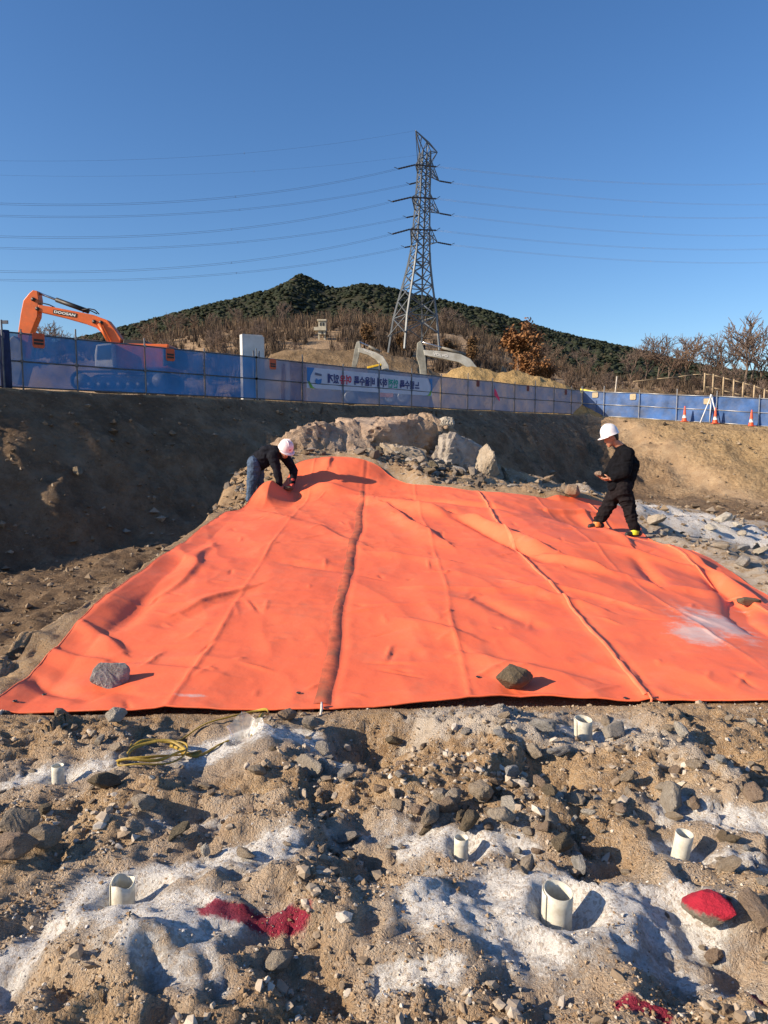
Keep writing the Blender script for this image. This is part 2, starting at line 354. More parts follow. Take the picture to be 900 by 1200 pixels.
def gridfaces(ny, nx):
    i = np.arange(ny - 1)[:, None] * nx + np.arange(nx - 1)[None, :]
    return np.stack([i, i + 1, i + nx + 1, i + nx], -1).reshape(-1, 4)
def empty(name, loc, label, cat, group=None, rz=0):
    o = bpy.data.objects.new(name, None); COL.objects.link(o); o.location = loc; o.rotation_euler = (0, 0, rz)
    o.empty_display_size = .2
    return tag(o, label, cat, group)
def tag(o, label=None, cat=None, group=None, kind=None):
    if label: o['label'] = label
    if cat: o['category'] = cat
    if group: o['group'] = group
    if kind: o['kind'] = kind
    return o
def under(o, parent):
    """parent an object built in world coordinates without moving it"""
    o.parent = parent; o.matrix_parent_inverse = Matrix.Translation(parent.location).inverted() if not any(parent.rotation_euler) else (Matrix.Translation(parent.location) @ parent.rotation_euler.to_matrix().to_4x4()).inverted()
    return o
def copy_tree(o, parent=None):
    c = o.copy(); COL.objects.link(c)
    if parent is not None: c.parent = parent
    for ch in list(o.children): copy_tree(ch, c)
    return c

# ------------------------------------------------------------------ materials
class NT:
    def __init__(s, name):
        s.m = bpy.data.materials.new(name); s.m.use_nodes = True; s.t = s.m.node_tree; s.t.nodes.clear()
        s.o = s.n('ShaderNodeOutputMaterial'); s.b = s.n('ShaderNodeBsdfPrincipled'); s.l(s.b.outputs[0], s.o.inputs[0])
    def n(s, ty, **kw):
        q = s.t.nodes.new(ty)
        for k, v in kw.items(): setattr(q, k, v)
        return q
    def l(s, a, b): s.t.links.new(a, b)
    def coord(s, kind='Object'):
        return s.n('ShaderNodeTexCoord').outputs[kind]
    def noise(s, vec, scale, detail=4, rough=.55):
        q = s.n('ShaderNodeTexNoise'); q.inputs['Scale'].default_value = scale; q.inputs['Detail'].default_value = detail; q.inputs['Roughness'].default_value = rough
        s.l(vec, q.inputs['Vector']); return q.outputs[0]
    def vor(s, vec, scale, out='Distance', feature='F1'):
        q = s.n('ShaderNodeTexVoronoi', feature=feature); q.inputs['Scale'].default_value = scale; s.l(vec, q.inputs['Vector']); return q.outputs[out]
    def ramp(s, fac, stops):
        q = s.n('ShaderNodeValToRGB'); e = q.color_ramp.elements
        while len(e) < len(stops): e.new(.5)
        for i, (p, c) in enumerate(stops):
            e[i].position = p; e[i].color = (c[0], c[1], c[2], 1) if hasattr(c, '__len__') else (c, c, c, 1)
        s.l(fac, q.inputs[0]); return q.outputs[0]
    def val(s, x, sock):
        if hasattr(x, 'links') or hasattr(x, 'is_linked'): s.l(x, sock)
        elif hasattr(x, '__len__'): sock.default_value = (x[0], x[1], x[2], 1)
        else: sock.default_value = x
    def mix(s, fac, a, b, mode='MIX'):
        q = s.n('ShaderNodeMix', data_type='RGBA', blend_type=mode); s.val(fac, q.inputs[0]); s.val(a, q.inputs[6]); s.val(b, q.inputs[7]); return q.outputs[2]
    def math(s, op, a, b=0.0, c=None):
        q = s.n('ShaderNodeMath', operation=op); s.val(a, q.inputs[0]); s.val(b, q.inputs[1])
        if c is not None: s.val(c, q.inputs[2])
        return q.outputs[0]
    def attr(s, name): return s.n('ShaderNodeAttribute', attribute_name=name).outputs['Fac']
    def bump(s, h, strength=.5, dist=.01, prev=None):
        q = s.n('ShaderNodeBump'); q.inputs['Strength'].default_value = strength; q.inputs['Distance'].default_value = dist; s.l(h, q.inputs['Height'])
        if prev is not None: s.l(prev, q.inputs['Normal'])
        return q.outputs[0]
    def fin(s, col, rough=.8, normal=None, metal=0, spec=.3):
        s.val(col, s.b.inputs['Base Color']); s.val(rough, s.b.inputs['Roughness']); s.b.inputs['Metallic'].default_value = metal
        s.b.inputs['Specular IOR Level'].default_value = spec
        if normal is not None: s.l(normal, s.b.inputs['Normal'])
        return s.m
def simple(name, col, rough=.6, var=.25, scale=6, metal=0, bump=0, bscale=40, spec=.4, dirt=None, dscale=3, damt=.5):
    t = NT(name); c = t.coord(); n = t.noise(c, scale, 5)
    k = t.ramp(n, [(.3, tuple(q * (1 - var) for q in col)), (.7, tuple(min(1, q * (1 + var)) for q in col))])
    if dirt: k = t.mix(t.math('MULTIPLY', t.ramp(t.noise(c, dscale, 6, .7), [(.42, 0), (.68, 1)]), damt), k, dirt)
    return t.fin(k, rough, t.bump(t.noise(c, bscale, 4), bump, .01) if bump else None, metal, spec)

def mat_ground():
    t = NT('earth'); c = t.coord()
    n1 = t.noise(c, 1.3, 6, .65); n2 = t.noise(c, 11, 5, .65); n3 = t.noise(c, 70, 4, .7)
    v1 = t.vor(c, 55, 'Color'); v1 = t.n('ShaderNodeSeparateColor'); 
    nz = t.n('ShaderNodeTexNoise'); nz.inputs['Scale'].default_value = 45; nz.inputs['Detail'].default_value = 3; t.l(c, nz.inputs['Vector'])
    cd = t.mix(.018, c, nz.outputs['Color'], 'ADD')
    vq = t.n('ShaderNodeTexVoronoi'); vq.inputs['Scale'].default_value = 105; t.l(cd, vq.inputs['Vector']); t.l(vq.outputs['Color'], v1.inputs[0])
    vq2 = t.n('ShaderNodeTexVoronoi'); vq2.inputs['Scale'].default_value = 210; t.l(cd, vq2.inputs['Vector'])
    dirt = t.ramp(n1, [(.28, (.235, .145, .078)), (.5, (.37, .245, .138)), (.72, (.50, .365, .225))])
    dirt = t.mix(t.ramp(n2, [(.35, 0), (.75, .6)]), dirt, (.48, .36, .23))
    dirt = t.mix(t.ramp(n2, [(.2, .55), (.42, 0)]), dirt, (.15, .095, .058))
    dirt = t.mix(t.math('MULTIPLY', t.ramp(v1.outputs[0], [(.78, 0), (.84, 1)]), .4), dirt, (.45, .39, .31))
    dirt = t.mix(t.math('MULTIPLY', t.ramp(v1.outputs[1], [(.78, 0), (.84, 1)]), .35), dirt, (.14, .095, .06))
    tone = t.attr('tone')
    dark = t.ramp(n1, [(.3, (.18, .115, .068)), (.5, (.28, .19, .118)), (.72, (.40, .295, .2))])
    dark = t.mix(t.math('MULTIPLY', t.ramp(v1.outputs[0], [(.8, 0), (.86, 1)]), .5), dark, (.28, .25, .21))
    tan = t.ramp(t.noise(c, 2.6, 8, .75), [(.32, (.24, .155, .072)), (.5, (.40, .275, .135)), (.7, (.53, .39, .215))])
    tan = t.mix(t.math('MULTIPLY', t.ramp(v1.outputs[1], [(.75, 0), (.8, 1)]), .4), tan, (.5, .43, .32))
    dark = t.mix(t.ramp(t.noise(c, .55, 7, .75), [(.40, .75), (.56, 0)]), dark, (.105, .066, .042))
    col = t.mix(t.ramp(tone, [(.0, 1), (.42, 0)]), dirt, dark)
    col = t.mix(t.ramp(tone, [(.55, 0), (.95, 1)]), col, tan)
    grey = t.mix(t.ramp(n2, [(.35, 0), (.7, 1)]), (.42, .365, .30), (.58, .525, .455))
    gm = t.math('ADD', t.attr('grey'), t.math('MULTIPLY', t.math('SUBTRACT', t.noise(c, 9, 6, .75), .5), 1.6))
    col = t.mix(t.ramp(gm, [(.40, 0), (.66, .85)]), col, grey)
    col = t.mix(t.math('MULTIPLY', t.ramp(t.math('ADD', t.attr('haze_dust'), t.math('MULTIPLY', t.math('SUBTRACT', t.noise(c, 6, 8, .75), .5), .9)), [(.2, 0), (.8, 1)]), .38), col, (.55, .51, .46))
    pw = t.mix(t.ramp(t.noise(c, 130, 4, .8), [(.32, 0), (.66, 1)]), (.55, .535, .505), (.83, .81, .77))
    pm = t.math('ADD', t.attr('powder'), t.math('MULTIPLY', t.math('SUBTRACT', t.noise(c, 19, 9, .85), .5), 2.0))
    pm = t.ramp(pm, [(.44, 0), (.78, .97)])
    # crumbs of soil lie on the powder, powder in between
    pm = t.math('MULTIPLY', pm, t.ramp(v1.outputs[2], [(.68, 1), (.80, .42)]))
    col = t.mix(pm, col, pw)
    rm = t.math('ADD', t.attr('red'), t.math('MULTIPLY', t.math('SUBTRACT', t.noise(c, 34, 8, .85), .5), 1.9))
    col = t.mix(t.ramp(rm, [(.38, 0), (.78, .93)]), col, t.mix(n3, (.19, .009, .034), (.40, .018, .065)))
    grain = t.math('ADD', t.math('MULTIPLY', vq.outputs['Distance'], -1.0), t.math('MULTIPLY', vq2.outputs['Distance'], -.6))
    h = t.math('ADD', t.math('MULTIPLY', grain, t.math('SUBTRACT', 1.0, t.math('MULTIPLY', pm, .8))), t.math('MULTIPLY', t.noise(c, 140, 5, .8), 1.1))
    h = t.math('ADD', h, t.math('MULTIPLY', t.noise(c, 34, 6, .75), 1.3))
    farm = t.math('ADD', t.ramp(tone, [(.3, 1), (.46, 0)]), t.ramp(tone, [(.54, 0), (.7, 1)]))
    big = t.math('ADD', t.noise(c, 1.7, 9, .75), t.math('MULTIPLY', t.vor(c, 5.0), -.35))
    nb = t.bump(t.math('MULTIPLY', big, farm), .8, .45, t.bump(h, .85, .011))
    return t.fin(col, .95, nb, 0, .15)
M_EARTH = mat_ground()

def axis(segs):
    o = []
    for a, b, st, g in segs:
        x = a
        while x < b - 1e-6: o.append(x); x += max(st, g * abs(x))
    o.append(segs[-1][1]); return np.array(o)
xpos = axis([(0, 2.7, .0142, 0), (2.6, 40, .0146, .018), (40, 900, 1, .09)])
xs = np.r_[-xpos[:0:-1], xpos]
ys = axis([(-14, .8, .6, 0), (.8, 1.5, .05, 0), (1.5, 4.7, .0146, 0), (4.7, 60, .02, .0074), (60, 260, 1, .02), (260, 1600, 10, .12)])
GX, GY = np.meshgrid(xs, ys)
GZ = H(GX.ravel(), GY.ravel()).reshape(GX.shape)
def tone_of(x, y):
    dl, dr = dpit(x, y); inp = np.minimum(dl, dr)
    dm = polydist(x, y, MOUND)
    right = sstep(2, -6, dr - dl * .6)                     # the right-hand spoil slope is tan
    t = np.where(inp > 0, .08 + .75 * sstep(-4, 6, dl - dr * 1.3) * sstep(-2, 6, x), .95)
    t = np.where((inp > 0) & (y < 15) & (x < 0), np.maximum(t, .12 + .2 * sstep(14, 10, y)), t)  # near left pit floor kept at a dark soil tone, standing in for shade
    t = np.where(dm > -.6, .5, t)
    t = np.where(inp < -26, .35, t)
    return t
fx_, fy_ = GX.ravel(), GY.ravel()
nearm = (fy_ < 5) & (np.abs(fx_) < 4)
pw = np.zeros(fx_.shape); gr = np.zeros(fx_.shape); rd = np.zeros(fx_.shape); hd_ = np.zeros(fx_.shape)
jx, jy = fx_[nearm] + .05 * fbm(fx_[nearm] / .18, fy_[nearm] / .18, 3, 80), fy_[nearm] + .05 * fbm(fx_[nearm] / .18, fy_[nearm] / .18, 3, 81)
pw[nearm] = patch(jx, jy, POWDER); gr[nearm] = np.maximum(patch(jx, jy, GREY), .30); hd_[nearm] = patch(jx, jy, [(a, b, wd * 2.3, .8) for a, b, wd, st in POWDER]); rd[nearm] = patch(fx_[nearm], fy_[nearm], RED)
for k, (cx, cy) in PIPE_XY.items():
    rr = np.hypot(fx_ - cx, fy_ - cy); pw = np.maximum(pw, 1.25 * np.exp(-(rr / (PIPES[k][2] * 3.4)) ** 4))
# whitish rock dust on the bench right of the sheet and under the boulders
far_p = (fy_ > 5) & (fy_ < 22) & (fx_ > 2.6) & (fx_ < 14)
band = np.abs(fy_ - 13.2 + .25 * (fx_ - 5)) / 1.7
pw = np.where(far_p & (fx_ > 3.9), np.maximum(pw, .92 * np.exp(-band ** 2) + .5 * np.exp(-((fy_ - 9) / 2.2) ** 2 - ((fx_ - 5.6) / 1.2) ** 2)), pw)
gr = np.where(far_p & (fx_ > 3.9), np.maximum(gr, .6), gr)
gr = np.where((fy_ > 12.5) & (fy_ < 18) & (np.abs(fx_ - 1.2) < 3), np.maximum(gr, .4), gr)
gr = np.where((fy_ > 4.2) & (fy_ < 13) & (fx_ < -2.2) & (fx_ > -3.1), np.maximum(gr, .2), gr)
ground = arrmesh('ground', np.c_[fx_, fy_, GZ.ravel()], gridfaces(*GX.shape), M_EARTH, True,
                 attrs={'powder': pw, 'grey': gr, 'red': rd, 'haze_dust': hd_, 'tone': tone_of(fx_, fy_)})
tag(ground, 'dug brown earth and rubble of the building site', None, None, 'structure')

# ------------------------------------------------------------------ the orange tarpaulin
def mat_tarp():
    t = NT('orange_sheet'); c = t.coord()
    n = t.noise(c, 1.2, 5, .6)
    col = t.ramp(n, [(.3, (.83, .145, .060)), (.7, (.90, .178, .076))])
    dust = t.math('ADD', t.attr('dust'), t.math('MULTIPLY', t.math('SUBTRACT', t.noise(c, 7, 7, .75), .5), 1.5))
    col = t.mix(t.ramp(dust, [(.5, 0), (.85, .75)]), col, (.62, .56, .53))
    scuff = t.ramp(t.noise(c, 3.2, 8, .75), [(.5, 0), (.72, .38)])
    col = t.mix(scuff, col, (.66, .23, .13))
    b = t.bump(t.noise(c, 5, 5, .6), .25, .03); b = t.bump(t.noise(c, 900, 2), .12, .001, b)
    return t.fin(col, t.ramp(n, [(.3, .52), (.7, .66)]), b, 0, .32)
M_TARP = mat_tarp()
nu, nv = 400, 430
s_ = np.linspace(0, 1, nu); t_ = np.linspace(0, 1, nv) ** 1.25
SS, TT = np.meshgrid(s_, t_)
def xl(t): return np.interp(t, [0, .22, .45, .68, .82, .9, 1], [-2.3, -2.38, -2.36, -2.34, -2.1, -1.86, -1.62]) + .03 * fbm(t * 9, t * 0, 3, 85)
def xr(t): return np.interp(t, [0, .4, .56, .75, .88, 1], [4.02, 4.05, 3.97, 3.85, 4.0, 4.12]) + .02 * fbm(t * 9, t * 0 + 7, 3, 86)
def yf(s): return -.07 + np.interp(s, [0, .16, .32, .48, .6, .72, .86, 1], [4.08, 4.13, 4.16, 4.28, 4.25, 4.17, 4.3, 4.38]) + .025 * fbm(s * 8, s * 0, 3, 87)
def yr(s): return np.interp(s, [0, .06, .12, .27, .37, .58, .72, .9, 1], [13.2, 13.5, 13.7, 13.3, 12.7, 12.05, 11.9, 12.25, 12.4])
ty = yf(SS) * (1 - TT) + yr(SS) * TT
tx = xl(TT) * (1 - SS) + xr(TT) * SS
tz = np.maximum(ZT(tx, ty), H(tx.ravel(), ty.ravel()).reshape(tx.shape) + .012)
dst = np.zeros(tx.shape)
for px_, py_, rx_, st in [(838, 732, .40, .95), (818, 750, .26, .95), (790, 705, .14, .6), (225, 826, .12, .85), (870, 715, .2, .5), (600, 770, .3, .12)]:
    cx, cy = bp(px_, py_); dst = np.maximum(dst, st * np.exp(-((tx - cx) / rx_) ** 2 - ((ty - cy) / (rx_ * (1.6 if py_ < 800 else .35))) ** 2))
tarp = empty('tarpaulin', (0.9, 4.2, 0), 'large orange tarpaulin spread over the rubble mound', 'tarpaulin')
sheet = under(arrmesh('sheet', np.c_[tx.ravel(), ty.ravel(), tz.ravel()], gridfaces(nv, nu), M_TARP, True, attrs={'dust': dst}), tarp)
for sl in (np.s_[0, ::4], np.s_[-1, ::4], np.s_[::4, 0], np.s_[::4, -1]):
    q = MB(); q.tube(list(zip(tx[sl], ty[sl], tz[sl] - .004)), .007, 6); under(q.build('hem', M_TARP, None, True), tarp)
M_SEAM = simple('dirty_seam', (.56, .115, .05), .7, .3, 9, bump=.3, bscale=25, dirt=(.26, .11, .06), dscale=5, damt=.8)
M_TRIM = simple('seam_orange', (.87, .19, .085), .6, .15, 9, bump=.3, bscale=25)
def strip(name, fx, y0, y1, wd, m, lift=.009, n=260):
    yy = np.linspace(y0, y1, n); cols = np.linspace(-1, 1, 9); v = []
    c = fx(yy); w_ = wd * (1 + .25 * fbm(yy * 3, yy * 0, 2, 33))
    X = c[:, None] + w_[:, None] * cols[None]; Y = np.repeat(yy[:, None], 9, 1)
    Z = ZT(X, Y) + lift * (1 - np.abs(cols[None]) ** 4) + .003 * ridged(Y * 5, X * 9, 2, 34) * (1 - np.abs(cols[None]) ** 2)
    return under(arrmesh(name, np.c_[X.ravel(), Y.ravel(), Z.ravel()], gridfaces(n, 9), m, True), tarp)
strip('seam', lambda y: seam_x(y, SEAMS[0]), 4.13, 12.2, .047, M_SEAM, .003)
strip('seam', lambda y: seam_x(y, SEAMS[1]) , 4.22, 11.95, .018, M_TRIM, .006)
strip('seam', lambda y: seam_x(y, SEAMS[2]), 4.28, 12.1, .016, M_TRIM, .005)
M_STEEL_DARK = simple('dark_metal', (.05, .05, .05), .45, .3, 8, metal=.7)
for px_, py_ in ((18, 830), (350, 819), (733, 825), (52, 815), (560, 800)):
    cx, cy = bp(px_, py_); q = MB(); q.lathe((cx, cy, float(ZT(cx, cy)) + .004), [(.006, 0), (.0065, .004), (.013, .004), (.014, 0)], 12); under(q.build('eyelet', M_STEEL_DARK, None, True), tarp)
M_CORD = simple('pale_cord', (.6, .55, .5), .8, .3, 30)
for k in SEAMS[:2]:
    x0 = float(seam_x(np.array([4.25]), k)[0]); y0 = float(np.interp((x0 + 2.2) / 6.2, s_, yf(s_)))
    q = MB(); z0 = float(ZT(x0, y0)); q.tube([(x0, y0 + .02, z0 + .02), (x0 + .004, y0 - .03, z0), (x0 - .006, y0 - .045, z0 - .05), (x0 - .002, y0 - .05, z0 - .1)], [.006, .008, .006, .004], 8); under(q.build('tie', M_CORD if k < 0 else M_TRIM, None, True), tarp)

# ------------------------------------------------------------------ stones
def mat_stone(name, c1, c2, c3, dustc=(.5, .47, .42), da=.35):
    t = NT(name); c = t.coord(); oi = t.n('ShaderNodeObjectInfo').outputs['Random']
    ad = t.n('ShaderNodeVectorMath', operation='ADD'); t.l(c, ad.inputs[0])
    cb = t.n('ShaderNodeCombineXYZ'); t.l(t.math('MULTIPLY', oi, 37.0), cb.inputs[0]); t.l(cb.outputs[0], ad.inputs[1]); c = ad.outputs[0]
    n = t.noise(c, 3.0, 8, .7)
    col = t.ramp(n, [(.3, c1), (.5, c2), (.72, c3)])
    col = t.mix(t.ramp(oi, [(0, .0), (1, .55)]), col, (.30, .215, .135))
    col = t.mix(t.math('MULTIPLY', t.ramp(t.noise(c, 1.6, 6, .8), [(.5, 0), (.66, 1)]), da), col, dustc)
    col = t.mix(t.math('MULTIPLY', t.ramp(t.vor(c, 14), [(.08, 1), (.2, 0)]), .35), col, (.09, .08, .07))
    b = t.bump(t.noise(c, 6, 8, .75), .8, .12)
    return t.fin(col, .88, b, 0, .25)
M_STONE = mat_stone('rubble_stone', (.31, .25, .185), (.50, .42, .325), (.64, .565, .46))
M_STONE_D = mat_stone('dark_stone', (.085, .075, .055), (.165, .142, .098), (.28, .235, .165), (.3, .26, .2), .25)
M_STONE_G = mat_stone('blue_grey_stone', (.26, .26, .25), (.44, .435, .42), (.64, .63, .61), (.65, .63, .60), .3)
M_STONE_W = mat_stone('chalky_stone', (.50, .46, .39), (.64, .60, .52), (.74, .70, .62), (.7, .68, .62), .3)
M_STONE_T = mat_stone('tan_boulder', (.26, .18, .125), (.39, .285, .21), (.50, .39, .30), (.55, .45, .37), .4)
def rock_mesh(name, seed, sub=2, cuts=13, flat=.75, rough=.06, elong=(1, .8, .7)):
    """a broken stone: hull of scattered points, worn edges, fine relief"""
    r = random.Random(seed); bm = bmesh.new(); pts = []
    while len(pts) < cuts:
        d = Vector((r.gauss(0, 1), r.gauss(0, 1), r.gauss(0, 1))).normalized()
        if all((d - p.normalized()).length > .55 for p in pts) or r.random() < .02: pts.append(d * r.uniform(.82, 1.08))
    for p in pts: bm.verts.new((p.x * elong[0], p.y * elong[1], p.z * elong[2]))
    q = bmesh.ops.convex_hull(bm, input=bm.verts); bmesh.ops.delete(bm, geom=[v for v in bm.verts if not v.link_faces], context='VERTS')
    if sub <= 2:
        bmesh.ops.dissolve_limit(bm, angle_limit=R(16), verts=bm.verts, edges=bm.edges)
        bmesh.ops.bevel(bm, geom=list(bm.edges), offset=.045, segments=1, affect='EDGES', profile=.6); bmesh.ops.triangulate(bm, faces=bm.faces)
    else:
        tree = BVHTree.FromBMesh(bm); ce = sum((v.co for v in bm.verts), Vector()) / len(bm.verts)
        ic = bmesh.new(); bmesh.ops.create_icosphere(ic, subdivisions=sub + 1 if rough > .05 else sub, radius=1)
        for v in ic.verts:
            d = v.co.normalized(); h_ = tree.ray_cast(ce + d * 4, -d); v.co = h_[0] if h_[0] is not None else ce + d * .6
        bm.free(); bm = ic
        for _ in range(1): bmesh.ops.smooth_vert(bm, verts=bm.verts, factor=.3, use_axis_x=True, use_axis_y=True, use_axis_z=True)
        bm.normal_update(); V = list(bm.verts); co = np.array([v.co[:] for v in V]); o = seed * 3.7
        n = ridged(co[:, 0] * 2.1 + co[:, 2] * 1.3 + o, co[:, 1] * 2.1 - co[:, 2] * 1.6, 3, seed) + .6 * fbm(co[:, 0] * 7 + co[:, 2] * 5 + o, co[:, 1] * 7 - co[:, 2] * 6, 4, seed + 1)
        if rough > .05:
            q = .5 * co[:, 0] + co[:, 2] * .9 + .5 * fbm(co[:, 0] * 1.6 + o, co[:, 1] * 1.6 + co[:, 2], 3, seed + 3); fr = q * 3.3 - np.floor(q * 3.3)
            n = .5 * n + 1.1 * (fr - .5) * (fbm(co[:, 0] * 1.5 - o, co[:, 2] * 1.5 + co[:, 1], 2, seed + 4) > -.15)
            e = np.abs(fbm(co[:, 0] * 1.2 + o, co[:, 1] * 1.2 - co[:, 2] * 1.1, 3, seed + 6)); n = n - 1.4 * np.exp(-e / .03)
        for v, k in zip(V, n): v.co += v.normal * float(k) * rough
    me = bpy.data.meshes.new(name); bm.to_mesh(me); bm.free()
    return me
def rock(name, me, m, loc, size, rot=None, seed=0):
    r = random.Random(seed)
    me = me.copy() if me.materials else me
    me.materials.append(m)
    o = bpy.data.objects.new(name, me); COL.objects.link(o); o.location = loc; o.scale = (size,) * 3 if not hasattr(size, '__len__') else size
    o.rotation_euler = rot or (r.uniform(-.4, .4), r.uniform(-.4, .4), r.uniform(0, 6.28)); return o
STONE_ME = []
for k in range(14):
    STONE_ME.append(rock_mesh('stone', 100 + k, 2 if k < 8 else 4, 11 + k % 4, rough=.035, elong=(1, random.uniform(.65, .95), random.uniform(.5, .8))))
VAR = {}
def stone(loc, size, k, m, label, group=None, rot=None, name='stone', cat='stone'):
    key = (k, m.name)
    if key not in VAR:
        me = STONE_ME[k].copy(); me.materials.append(m); VAR[key] = me
    o = bpy.data.objects.new(name, VAR[key]); COL.objects.link(o); o.location = loc; o.scale = (size,) * 3 if not hasattr(size, '__len__') else size
    o.rotation_euler = rot or (random.uniform(-.5, .5), random.uniform(-.5, .5), random.uniform(0, 6.28))
    return tag(o, label, cat, group)
def surf(x, y): return np.maximum(H(x, y), np.where(polydist(x, y, TARP) > .03, ZT(x, y), -9))
def S1(px, py, ymax=30): return hitf(surf, px, py, 1.3, ymax, 3000)

# ------------------------------------------------------------------ stones that lie on the sheet and in the rubble
def put(px, py, wpx, k, m, label, cat='stone', group=None, asp=(1, .85, .75), rot=None, sink=.25, name='stone'):
    """a stone seen at (px, py = its middle) about wpx wide"""
    x, y, z = S1(px, py + wpx * .28)
    r = wpx * .5 * math.hypot(y, EYE - z) / F_PX
    y += r * .35; z = float(surf(np.array([x]), np.array([y]))[0])
    return stone((x, y, z + r * asp[2] * (1 - sink)), (r * asp[0] * 1.12, r * asp[1] * 1.12, r * asp[2] * 1.12), k, m, label, group, rot, name, cat)
put(128, 794, 46, 8, M_STONE_G, 'blue grey stone weighing down the left front corner of the orange sheet', asp=(1, .85, .95), rot=(.1, -.1, .3), sink=.42)
put(605, 796, 50, 9, M_STONE_D, 'dark brown angular stone on the orange sheet near its front hem', asp=(1, .9, .85), rot=(.0, .0, .6), sink=.42)
put(880, 700, 36, 3, M_STONE_D, 'flat mossy dark stone on the right edge of the orange sheet', asp=(1, .75, .45), rot=(0, .08, .2), sink=.45)
FORE = [
 (135, 842, 27, 10, 'W', 'pale angular stone under the sheet hem right of the blue grey stone', (1, .8, .9)),
 (22, 968, 42, 8, 'S', 'tall grey stone, rear of the cluster at the left edge', (1, .8, 1.0)), (50, 985, 40, 11, 'S', 'grey angular stone, right one of the cluster at the left edge', (1, .9, .8)),
 (8, 998, 52, 9, 'T', 'brown block at the left edge in front of the grey cluster', (1, .8, .8)), (50, 952, 34, 12, 'D', 'dark slab leaning behind the grey stones at the left edge', (1, .7, .5)),
 (120, 918, 38, 13, 'D', 'black shaded stone right of the left small pipe', (1, .7, .6)), (116, 868, 16, 2, 'W', 'small pale pebble between left pipe and sheet hem', (1, .8, .7)),
 (300, 908, 24, 10, 'S', 'tan stone with flat face in front of the powder cone', (1, .8, .9)), (336, 842, 27, 11, 'T', 'rounded tan stone under the sheet hem behind the cone', (1, .8, .8)),
 (363, 850, 26, 9, 'S', 'brown stone under the white tie cord at the left seam', (1, .9, .9)), (360, 896, 42, 8, 'W', 'wide chalky stone at the right foot of the powder cone', (1, .8, .6)),
 (405, 912, 34, 12, 'G', 'grey slab sloping into the dark hollow', (1, .7, .6)), (378, 878, 26, 13, 'G', 'pale stone on the right shoulder of the powder cone', (1, .8, .8)),
 (500, 960, 36, 8, 'S', 'large rounded stone behind the middle small pipe', (1, .9, .85)), (531, 938, 27, 9, 'S', 'blocky stone above the middle small pipe', (1, .8, .8)),
 (565, 935, 38, 11, 'S', 'upright brown stone right of the middle rubble', (1, .8, .9)), (588, 962, 34, 10, 'S', 'angular grey brown stone right behind the middle pipe', (1, .8, .9)),
 (550, 973, 30, 13, 'D', 'dark brown stone just behind the middle pipe', (1, .9, .8)), (602, 905, 30, 12, 'G', 'grey stone at the top of the rubble heap', (1, .8, .8)),
 (627, 890, 24, 9, 'S', 'light flat faced stone standing below the grey slope', (1, .7, 1.1)), (655, 882, 34, 8, 'G', 'long grey stone lying on the grey slope', (1, .6, .55)),
 (634, 918, 22, 11, 'T', 'tan stone at the edge of the right dark hollow', (1, .8, .8)), (645, 930, 20, 10, 'D', 'small brown stone in the right dark hollow', (1, .8, .9)),
 (660, 997, 36, 13, 'D', 'dark brown stone with rusty face right of the middle pipe', (1, .9, .8)), (648, 963, 26, 8, 'S', 'grey stone lying left of the pale tan stone', (1, .8, .7)),
 (728, 947, 26, 9, 'T', 'pale tan brick shaped stone alone on the brown gravel', (1, .7, .6)), (677, 940, 20, 10, 'S', 'small grey stone left of the pale tan stone', (1, .8, .8)),
 (785, 944, 42, 8, 'W', 'big pale stone behind the right leaning pipe', (1, .8, .75)), (815, 948, 20, 11, 'T', 'tan stone right beside the big pale stone', (1, .7, .9)),
 (800, 860, 28, 12, 'W', 'pale stone with brown side on the upper right slope', (1, .8, .8)), (815, 897, 18, 13, 'S', 'brown cube shaped stone on the upper right slope', (1, .9, .9)),
 (846, 892, 22, 9, 'W', 'pale stone near the right end of the upper slope', (1, .8, .7)), (884, 930, 28, 10, 'T', 'tan stone at the right edge above the pipe', (1, .8, .7)),
 (240, 1005, 18, 11, 'W', 'narrow white upright stone in the powder', (.6, .5, 1.2)), (326, 1136, 34, 9, 'W', 'white blocky stone under the red paint line', (1, .8, .9)),
 (607, 1000, 14, 10, 'W', 'small white stone right of the middle pipe', (.7, .6, 1)), (885, 1090, 50, 12, 'T', 'smooth brown stone half buried at the right edge', (1, .9, .6)),
 (725, 852, 40, 8, 'W', 'cream stone behind the pipe under the sheet hem', (1, .8, .5)), (405, 985, 30, 13, 'G', 'blue grey slab half sunk left of centre', (1, .8, .5)),
 (210, 975, 36, 12, 'D', 'dark wet stone in the hollow left of centre', (1, .8, .4)), (165, 945, 40, 11, 'S', 'lumpy brown stone in front of the yellow coil', (1, .8, .7)),
 (860, 985, 18, 9, 'D', 'brown stone on the rim right of the leaning pipe', (1, .8, .8)), (590, 860, 26, 10, 'G', 'grey stone pressed in the pale slope below the hem', (1, .7, .6)), (640, 852, 40, 12, 'G', 'grey slab sticking out left of the hem pipe', (1, .6, .7))]
MM = {'S': M_STONE, 'D': M_STONE_D, 'G': M_STONE_G, 'W': M_STONE_W, 'T': M_STONE_T}
for px, py, wp, k, mk_, lab, asp in FORE: put(px, py, wp, k, MM[mk_], lab, asp=asp, group='stones in the rubble')
